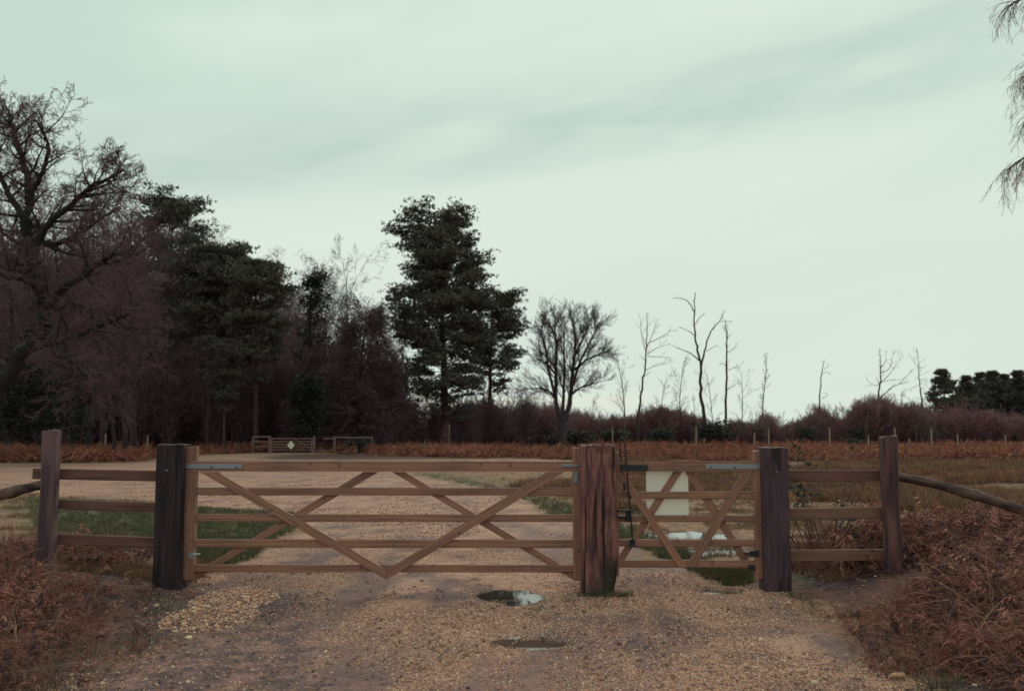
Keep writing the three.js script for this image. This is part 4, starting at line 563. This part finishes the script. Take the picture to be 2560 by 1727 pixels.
// dead bracken: an arched stalk with shrivelled side fronds
function bracken(seed, len, pairs, arch) {
  const r = rng(seed), b = new Builder(), p = path(r, V(0, 0, 0), V(0.25, 1, 0).normalize(), len, 7, 0.22, -arch); b.tube(p, p.map((_, i) => mix(0.0045, 0.0015, i / 7)), 3, [1, 0.95, 0.9]);
  for (let k = 0; k < pairs; k++) { const t = 0.25 + 0.75 * k / pairs, [q, d] = along(p, t), l = len * 0.3 * (1 - 0.72 * (t - 0.25) / 0.75); for (const s of [-1, 1]) { const side = V(0, 0, s).addScaledVector(d, 0.5).add(V((r() - 0.5) * 0.7, -0.45 - 0.5 * r(), (r() - 0.5) * 0.5)).normalize(), sh = 0.6 + 0.7 * r(), m = q.clone().addScaledVector(side, l * 0.5).add(V(0, (r() - 0.5) * 0.05, 0)), e = q.clone().addScaledVector(side, l).add(V((r() - 0.5) * 0.06, -0.25 * l, (r() - 0.5) * 0.06)), w = V(r() - 0.5, r() - 0.5, r() - 0.5).cross(side).normalize().multiplyScalar(l * 0.13), col = [sh, sh, sh]; b.tri(q, m.clone().add(w), m.clone().sub(w), col); b.tri(m.clone().add(w), e, m.clone().sub(w), col); for (let u = 0; u < 2; u++) { const z = q.clone().lerp(e, 0.3 + 0.5 * r()), y = z.clone().add(w.clone().multiplyScalar((r() - 0.5) * 5)).add(V(0, -0.02, 0)); b.tri(z, y, z.clone().addScaledVector(side, l * 0.16), col); } } }
  return b.build();
}
const straw = (seed) => { const r = rng(seed), b = new Builder(); for (let k = 0; k < 9; k++) { const p = path(r, V((r() - 0.5) * 0.12, 0, (r() - 0.5) * 0.12), V((r() - 0.5) * 1.4, 1, (r() - 0.5) * 1.4).normalize(), 0.25 + 0.4 * r(), 6, 0.6, -0.2), sh = 0.7 + 0.6 * r(); b.tube(p, p.map((_, i) => mix(0.0028, 0.001, i / 6)), 3, [sh, sh, sh]); } return b.build(); };
{
  const r = rng(44), tinted = new THREE.MeshStandardMaterial({ vertexColors: true, roughness: 0.95 }), kinds = [bracken(1, 0.75, 12, 0.14), bracken(2, 0.65, 11, 0.22), bracken(3, 0.6, 10, 0.3)], straws = [straw(4), straw(5)];
  const brown = [[0.27, 0.092, 0.072], [0.19, 0.066, 0.058], [0.37, 0.17, 0.125], [0.28, 0.12, 0.09], [0.08, 0.034, 0.036]];
  // near: the tangle on both verges
  const near = [[], [], []], nc = [[], [], []], sp = [[], []], sc = [[], []];
  const drop = (x, z, s, flat, k = Math.floor(r() * 3)) => { near[k].push(placed(x, height(x, z) - 0.02, z, s, r() * 6.28, (r() - 0.5) * flat, (r() - 0.5) * flat)); nc[k].push(tint(r, brown[Math.floor(r() * 5)], 0.25)); };
  const wisp = (x, z, s) => { const k = r() < 0.5 ? 0 : 1; sp[k].push(placed(x, height(x, z) - 0.01, z, s, r() * 6.28, (r() - 0.5) * 1.2, (r() - 0.5) * 1.2)); sc[k].push(tint(r, [[0.23, 0.09, 0.073], [0.15, 0.057, 0.051], [0.4, 0.21, 0.15], [0.29, 0.135, 0.1]][Math.floor(r() * 4)], 0.25)); };
  for (let k = 0; k < 11000; k++) {   // right
    const z = mix(-4.2, -11.2, r()), edge = mix(2.15, 2.75, smooth(-5.5, -9.6, z)), x = edge + (6.2 - edge) * Math.pow(r(), 0.85), cover = fbm(x * 1.2, z * 1.2, 60, 3), deep = smooth(0.05, 1.1, x - edge); if (cover < 0.44 - 0.05 * deep) continue;
    if (z < -9.6 && x < 3.1 && r() < 0.5) continue;
    if (r() < 0.5) drop(x, z, (0.26 + 0.36 * deep) * (0.6 + 0.6 * r()) * (z < -8 && x > 3.4 ? 1.25 : 1), mix(2.2, 1.3, deep)); else wisp(x, z, (0.4 + 0.6 * deep) * (0.5 + 0.7 * r()));
  }
  for (let k = 0; k < 6500; k++) {   // left
    const z = mix(-4.6, -11.2, r()), edge = mix(-2.3, -3.2, smooth(-6.2, -9.2, z)), x = edge - (6 + edge) * Math.pow(r(), 0.8), deep = smooth(0.1, 1.2, edge - x), cover = fbm(x * 1.3, z * 1.3, 66, 3); if (cover < 0.42 - 0.06 * deep) continue;
    if (z < -9.8 && x > -3.9 && r() < 0.6) continue;
    if (r() < 0.45) drop(x, z, (0.2 + 0.36 * deep) * (0.5 + 0.6 * r()), mix(2.4, 1.6, deep)); else wisp(x, z, (0.3 + 0.5 * deep) * (0.5 + 0.6 * r()));
  }
  near.forEach((p, k) => stuff('dead_bracken', kinds[k], tinted, p, ['tangle of dead reddish-brown bracken on the verges by the fences', 'collapsed brown bracken fronds lying over the verges', 'shrivelled bracken scraps at the edges of the gravel'][k], 'bracken', nc[k]));
  sp.forEach((p, k) => stuff('dry_grass', straws[k], tinted, p, ['dry straw-coloured stems sticking out of the bracken', 'bent dry grass tufts among the dead bracken'][k], 'dry grass', sc[k]));
  // far: the rust-red belt before the trees
  const belt = [], bc = []; for (let k = 0; k < 26000; k++) { const px = mix(-150, 2720, r()), f = r(), leftSide = smooth(700, 300, px), d0 = px > 950 ? mix(56, 47, smooth(950, 1500, px)) : mix(60, 46, leftSide), d = mix(d0, 82, f), p = at(px, 1075, d); if (px > 630 && px < 930 && d < 66.5 && r() < 0.9) continue; if (signed(GRAVEL, p.x, p.z) > -0.5 || signed(GREEN_C, p.x, p.z) > -0.5) continue; const c = fbm(p.x * 0.25, p.z * 0.25, 90, 3); if (c < 0.36) continue; const s = (0.55 + 0.5 * r()) * mix(0.7, 1.25, smooth(0.36, 0.6, c)); belt.push(placed(p.x, height(p.x, p.z) - 0.03, p.z, s * 1.5, r() * 6.28, (r() - 0.5) * 1.2, (r() - 0.5) * 1.2, s)); bc.push(tint(r, [[0.30, 0.098, 0.06], [0.24, 0.08, 0.055], [0.33, 0.14, 0.085]][Math.floor(r() * 3)], 0.3)); }
  stuff('bracken_belt', kinds[1], tinted, belt, 'rust-red dead bracken in a belt before the trees', 'bracken', bc);
  // short turf and heath tufts behind the gates
  const turf = (() => { const rr = rng(3), b = new Builder(); for (let k = 0; k < 12; k++) { const x = (rr() - 0.5) * 0.1, z = (rr() - 0.5) * 0.1, h = 0.03 + 0.05 * rr(), a = rr() * 6.28, w = 0.003, sh = 0.7 + 0.6 * rr(); b.tri(V(x + Math.cos(a) * w, 0, z + Math.sin(a) * w), V(x - Math.cos(a) * w, 0, z - Math.sin(a) * w), V(x + (rr() - 0.5) * 0.07, h, z + (rr() - 0.5) * 0.07), [sh, sh, sh]); } return b.build(); })();
  const tp = [], tc = []; for (let k = 0; k < 52000; k++) { const d = 9.6 + 26 * r() * r(), px = mix(0, 2560, r()), p = at(px, 1200, d), sg = signed(GRAVEL, p.x, p.z); if (sg > -0.04) continue; const green = Math.max(signed(GREEN_A, p.x, p.z), signed(GREEN_B, p.x, p.z)) > 0, n = fbm(p.x * 1.5, p.z * 1.5, 70, 3); if (!green && n < 0.5) continue; if (ponded(p.x, p.z)[0] > 0.25 + 0.5 * r()) continue; tp.push(placed(p.x, height(p.x, p.z) - 0.005, p.z, 0.7 + 0.6 * r(), r() * 6.28, (r() - 0.5) * 0.5, (r() - 0.5) * 0.5)); tc.push(tint(r, green ? (r() < 0.3 ? [0.15, 0.085, 0.055] : [0.078, 0.09, 0.036]) : [0.21, 0.125, 0.065], 0.3)); }
  for (let k = 0; k < 2200; k++) { const s = r() < 0.5 ? -1 : 1, x = s * mix(2.3, 5, r()), z = mix(-4.5, -9.5, r()); if (fbm(x * 1.7, z * 1.7, 40, 3) < 0.6 || signed(GRAVEL, x, z) > -0.05) continue; tp.push(placed(x, height(x, z) - 0.005, z, 0.8 + 0.5 * r(), r() * 6.28)); tc.push(tint(r, [0.06, 0.06, 0.035], 0.3)); }
  for (let k = 0; k < 34; k++) { const a = r() * 3.14, x = 0.83 + Math.cos(a) * (0.12 + 0.14 * r()), z = -9.1 + Math.sin(a) * 0.1 * r() ; tp.push(placed(x, height(x, z) - 0.005, z, 0.7 + 0.5 * r(), r() * 6.28)); tc.push(tint(r, [0.06, 0.066, 0.03], 0.3)); }
  stuff('turf', turf, tinted, tp, 'short green and olive turf beside the track behind the gates', 'grass', tc);
  const heather = (() => { const rr = rng(6), b = new Builder(); for (let k = 0; k < 46; k++) { const a = rr() * 6.28, q = rr() * 0.22, x = Math.cos(a) * q, z = Math.sin(a) * q, h = 0.1 + 0.2 * rr(), sh = 0.6 + 0.7 * rr(); b.tri(V(x + 0.012, 0, z), V(x - 0.012, 0, z + 0.01), V(x * 1.5 + (rr() - 0.5) * 0.15, h, z * 1.5 + (rr() - 0.5) * 0.15), [sh, sh, sh]); } return b.build(); })();
  const hp = [], hc = []; for (let k = 0; k < 15000; k++) { const d = 18 + 44 * r(), px = mix(820, 2620, r()), p = at(px, 1200, d); if ((px < 1480 && d > 30) || signed(GRAVEL, p.x, p.z) > -1 || ponded(p.x, p.z)[0] > 0.1) continue; const n = fbm(p.x * 0.22, p.z * 0.42, 80, 4); if (n < 0.49) continue; hp.push(placed(p.x, height(p.x, p.z) - 0.02, p.z, (0.5 + 0.8 * r()) * 1.3, r() * 6.28, 0, 0, 0.5 + 0.6 * r())); hc.push(tint(r, [[0.17, 0.098, 0.06], [0.28, 0.16, 0.085], [0.26, 0.11, 0.075]][Math.floor(r() * 3)], 0.3)); }
  stuff('heather', heather, tinted, hp, 'low brown and olive heather tufts over the heath', 'heather', hc);
}
// loose stones and wet leaves on the track
{
  const r = rng(91), stone = new THREE.IcosahedronGeometry(1, 0), s = stone.attributes.position; for (let i = 0; i < s.count; i++) { const k = 0.8 + 0.4 * hash3(Math.round(s.getX(i) * 9), Math.round(s.getY(i) * 9), Math.round(s.getZ(i) * 9)); s.setXYZ(i, s.getX(i) * k, s.getY(i) * k * 0.6, s.getZ(i) * k * 0.85); } stone.computeVertexNormals();
  const p = [], c = [], tones = [[0.49, 0.238, 0.15], [0.59, 0.335, 0.22], [0.41, 0.182, 0.118], [0.25, 0.13, 0.108], [0.64, 0.46, 0.33], [0.13, 0.068, 0.07], [0.3, 0.165, 0.128]];
  const put = (x, z, size) => { if (ponded(x, z)[0] > 0.45) return; p.push(placed(x, height(x, z) + size * 0.15, z, size, r() * 6.28, (r() - 0.5) * 0.8, (r() - 0.5) * 0.8)); c.push(tint(r, tones[Math.floor(r() * 7)], 0.25)); };
  const NG = 401, cache = new Float32Array(NG * NG); for (let j = 0; j < NG; j++) for (let i = 0; i < NG; i++) cache[j * NG + i] = signed(GRAVEL, -4.4 + 8.2 * i / (NG - 1), -5 - 11.5 * j / (NG - 1));
  const quick = (x, z) => cache[Math.round((-5 - z) / 11.5 * (NG - 1)) * NG + Math.round((x + 4.4) / 8.2 * (NG - 1))];
  for (let k = 0; k < 420000; k++) { const z = -(5.2 + 11 * r() * r()), x = mix(-4.2, 3.6, r()), g = quick(x, z), n = fbm(x * 1.5, z * 1.0, 95, 4); if (g < -0.15 - 0.3 * r() || n < 0.28 + 0.24 * r() || ruts(x, z) > 0.44 + 0.22 * r()) continue; if (r() < soil(x, z) * 0.72) continue; put(x, z, 0.003 + 0.0075 * r() * r()); }
  for (let k = 0; k < 60000; k++) { const z = -(13 + 34 * r() * r()), x = mix(-16, 4, r()); if (signed(GRAVEL, x, z) < 0 || fbm(x * 0.9, z * 0.6, 97, 3) < 0.36 + 0.2 * r()) continue; put(x, z, 0.008 + 0.02 * r() * r()); }
  for (let k = 0; k < 3600; k++) { const a = r() * 6.28, q = Math.sqrt(r()), m = r() < 0.6 ? MOUND : MOUND2; put(m.x + Math.cos(a) * q * 0.36, m.z + Math.sin(a) * q * 0.6, 0.006 + 0.011 * r()); }
  for (let k = 0; k < 160; k++) put(mix(-4, 3.4, r()), mix(-5.4, -11, r()), 0.014 + 0.016 * r() * r());
  stuff('loose_gravel', stone, white, p, 'loose tan and brown stones on the track', 'gravel', c);
  const leaf = new THREE.CircleGeometry(1, 5); leaf.rotateX(-Math.PI / 2); const lp = leaf.attributes.position; for (let i = 0; i < lp.count; i++) lp.setXYZ(i, lp.getX(i), 0.35 * hash3(i, 2, 3), lp.getZ(i) * 0.6); leaf.computeVertexNormals();
  const q = [], e = []; for (let k = 0; k < 6000; k++) { const z = mix(-5.2, -10.5, r()), x = mix(-4.6, 4.6, r()); if (fbm(x * 1.4, z * 1.4, 33, 3) < 0.5 && Math.abs(x) < 2.4) continue; q.push(placed(x, height(x, z) + 0.006, z, 0.008 + 0.014 * r(), r() * 6.28, (r() - 0.5) * 0.6, (r() - 0.5) * 0.6)); e.push(tint(r, [[0.1, 0.05, 0.04], [0.2, 0.09, 0.05], [0.07, 0.04, 0.04], [0.3, 0.17, 0.09]][Math.floor(r() * 4)], 0.25)); }
  stuff('fallen_leaves', leaf, white, q, 'scattered brown leaves and scraps on the track and verges', 'leaves', e);
}
// ---------------------------------------------------------------- the bramble beside the knotted fence post
{
  const r = rng(23), a = floor(2120, 1420), o = V(3.15, height(3.15, -10.6), -10.6), t = thing('bramble_bush', 'arching bramble with a few green leaves behind the knotted fence', 'bramble', undefined, [o.x, o.y - 0.03, o.z]), st = new Builder(), lf = new Builder(), tw = st;
  for (let k = 0; k < 26; k++) { const p = path(r, V((r() - 0.5) * 0.5, 0, (r() - 0.5) * 0.4), V((r() - 0.5) * 1.4, 1.2, (r() - 0.5) * 1.0).normalize(), 0.9 + 0.6 * r(), 8, 0.25, -0.11); st.tube(p, p.map((_, i) => mix(0.007, 0.002, i / 8)), 4); for (let s = 0; s < 9; s++) { const [q, d] = along(p, 0.2 + 0.8 * r()), y = path(r, q, turn(d, r, 1), 0.18 + 0.2 * r(), 3, 0.5, -0.05); tw.tube(y, [0.003, 0.002, 0.002, 0.001], 3); } if (k % 2) for (let s = 0; s < 7; s++) { const [q] = along(p, 0.45 + 0.5 * r()); if (q.y < 0.45) continue; tufts(r, lf, q, 0.06, 1, 3, 0.055, 0.2); } }
  part('stem', st.build(), std(0.13, 0.055, 0.05, 0.7), t); part('foliage', lf.build(), leafMat(0.05, 0.058, 0.038), t);
}
// ---------------------------------------------------------------- the far fence, its gate and the stakes
{
  const far = std(0.2, 0.12, 0.11, 0.9), pale = std(0.34, 0.22, 0.17, 0.9);
  const bar = (t, name, x0, y0, x1, y1, d, r, m = far) => { const a = at(x0, y0, d), b = at(x1, y1, d), B = new Builder(), n = 4; B.tube(Array.from({ length: n + 1 }, (_, i) => a.clone().lerp(b, i / n).sub(t.position)), Array(n + 1).fill(r), 6); return part(name, B.build(), m, t); };
  const peg = (t, px, py, d, r, m = far) => { const q = stand(px, d, 0.1), h = tallness(py, d) - q[1], g = new THREE.CylinderGeometry(r * 0.9, r, h, 8, 3); g.translate(q[0] - t.position.x, q[1] + h / 2 - t.position.y, q[2] - t.position.z); return part('post', g, m, t); };
  const d = 66, gt = thing('far_field_gate', 'small distant timber gate with a pale notice across the track', 'gate', undefined, stand(728, d, 0));
  for (const y of [1096.5, 1104, 1111, 1118, 1125]) bar(gt, 'rail', 678, y, 780, y, d, 0.045); bar(gt, 'brace', 732, 1096, 772, 1120, d - 0.06, 0.035);
  peg(gt, 679, 1095, d, 0.06); peg(gt, 780, 1095, d, 0.06);
  const s = thing('notice', 'pale diamond-shaped notice hung on the far gate', 'sign', undefined, at(726.5, 1112.5, d - 0.12).toArray()), sh = outline([[-0.24, -0.03], [-0.03, -0.25], [0.05, -0.25], [0.24, -0.02], [0.05, 0.25], [-0.04, 0.25]], 0.02, 0.003); part('board', sh, std(0.7, 0.7, 0.55, 0.6), s);
  const fl = thing('far_fence', 'two-rail fence left of the distant gate', 'fence', undefined, stand(652, d, 0)); peg(fl, 674, 1089, d, 0.09); peg(fl, 632, 1091, d, 0.07); bar(fl, 'rail', 634, 1092, 674, 1092.5, d, 0.05); bar(fl, 'rail', 634, 1104, 674, 1105, d, 0.05); bar(fl, 'rail', 634, 1117, 674, 1117, d, 0.04);
  const fr = thing('far_fence', 'two-rail fence right of the distant gate', 'fence', undefined, stand(850, d, 0)); peg(fr, 785, 1090, d, 0.09); peg(fr, 836, 1091, d, 0.09); peg(fr, 930, 1091, d, 0.07); bar(fr, 'rail', 806, 1097, 836, 1096, d, 0.05); bar(fr, 'rail', 836, 1094, 930, 1094, d, 0.05); bar(fr, 'rail', 788, 1127, 834, 1127, d, 0.04);
  const stake = (px, py, dd, m = pale, r = 0.06) => { const t = thing('fence_stake', px < 1200 ? 'slim pale stake at the edge of the left wood' : 'slim pale stake standing in the rust-red bracken belt', 'stake', px < 1200 ? 'stakes at the left wood' : 'stakes in the bracken belt', stand(px, dd, 0.05)), h = tallness(py, dd) - t.position.y, g = new THREE.CylinderGeometry(r * 0.85, r, h, 7, 2); g.translate(0, h / 2, 0); part('shaft', g, m, t); t.rotation.z = (noise(px) - 0.5) * 0.06; };
  for (const [x, y, dd] of [[1323, 1071, 74], [1532, 1067, 76], [1740, 1067, 76], [1886, 1082, 74], [1923, 1071, 74], [2075, 1068, 74], [2171, 1088, 73], [2238, 1070, 75], [2273, 1097, 74], [2329, 1072, 74], [2395, 1085, 75], [2415, 1103, 80], [2514, 1088, 74], [2526, 1103, 66], [2557, 1103, 68], [1760, 1096, 78]]) stake(x, y, dd);
  for (const [x, y, dd] of [[263, 1084, 62], [368, 1088, 64], [870, 1070, 70], [1122, 1060, 73]]) stake(x, y, dd);
}
// ---------------------------------------------------------------- a pale flint and a scrap of bark on the verge
{
  const lump = (label, px, py, w, h, dpt, seed, col) => { const f = floor(px, py, 0.15), y = height(f.x, f.z), g = new THREE.IcosahedronGeometry(1, 3), p = g.attributes.position; for (let i = 0; i < p.count; i++) { const k = 0.75 + 0.5 * fbm(p.getX(i) * 1.6 + seed, p.getY(i) * 1.6, p.getZ(i) * 1.6, 3); p.setXYZ(i, p.getX(i) * k * w, p.getY(i) * k * h, p.getZ(i) * k * dpt); } g.computeVertexNormals(); g.translate(f.x, y + h * 0.6 + 0.02, f.z); top('stone', g, std(...col, 0.85), label, 'stone'); };
  lump('pale tan lump lying in the bracken on the right verge', 2245, 1634, 0.05, 0.016, 0.025, 3, [0.4, 0.22, 0.13]);
  lump('small pale flint at the right edge of the gravel', 2036, 1652, 0.02, 0.014, 0.02, 7, [0.5, 0.4, 0.27]);
}
renderer.render(scene, camera);
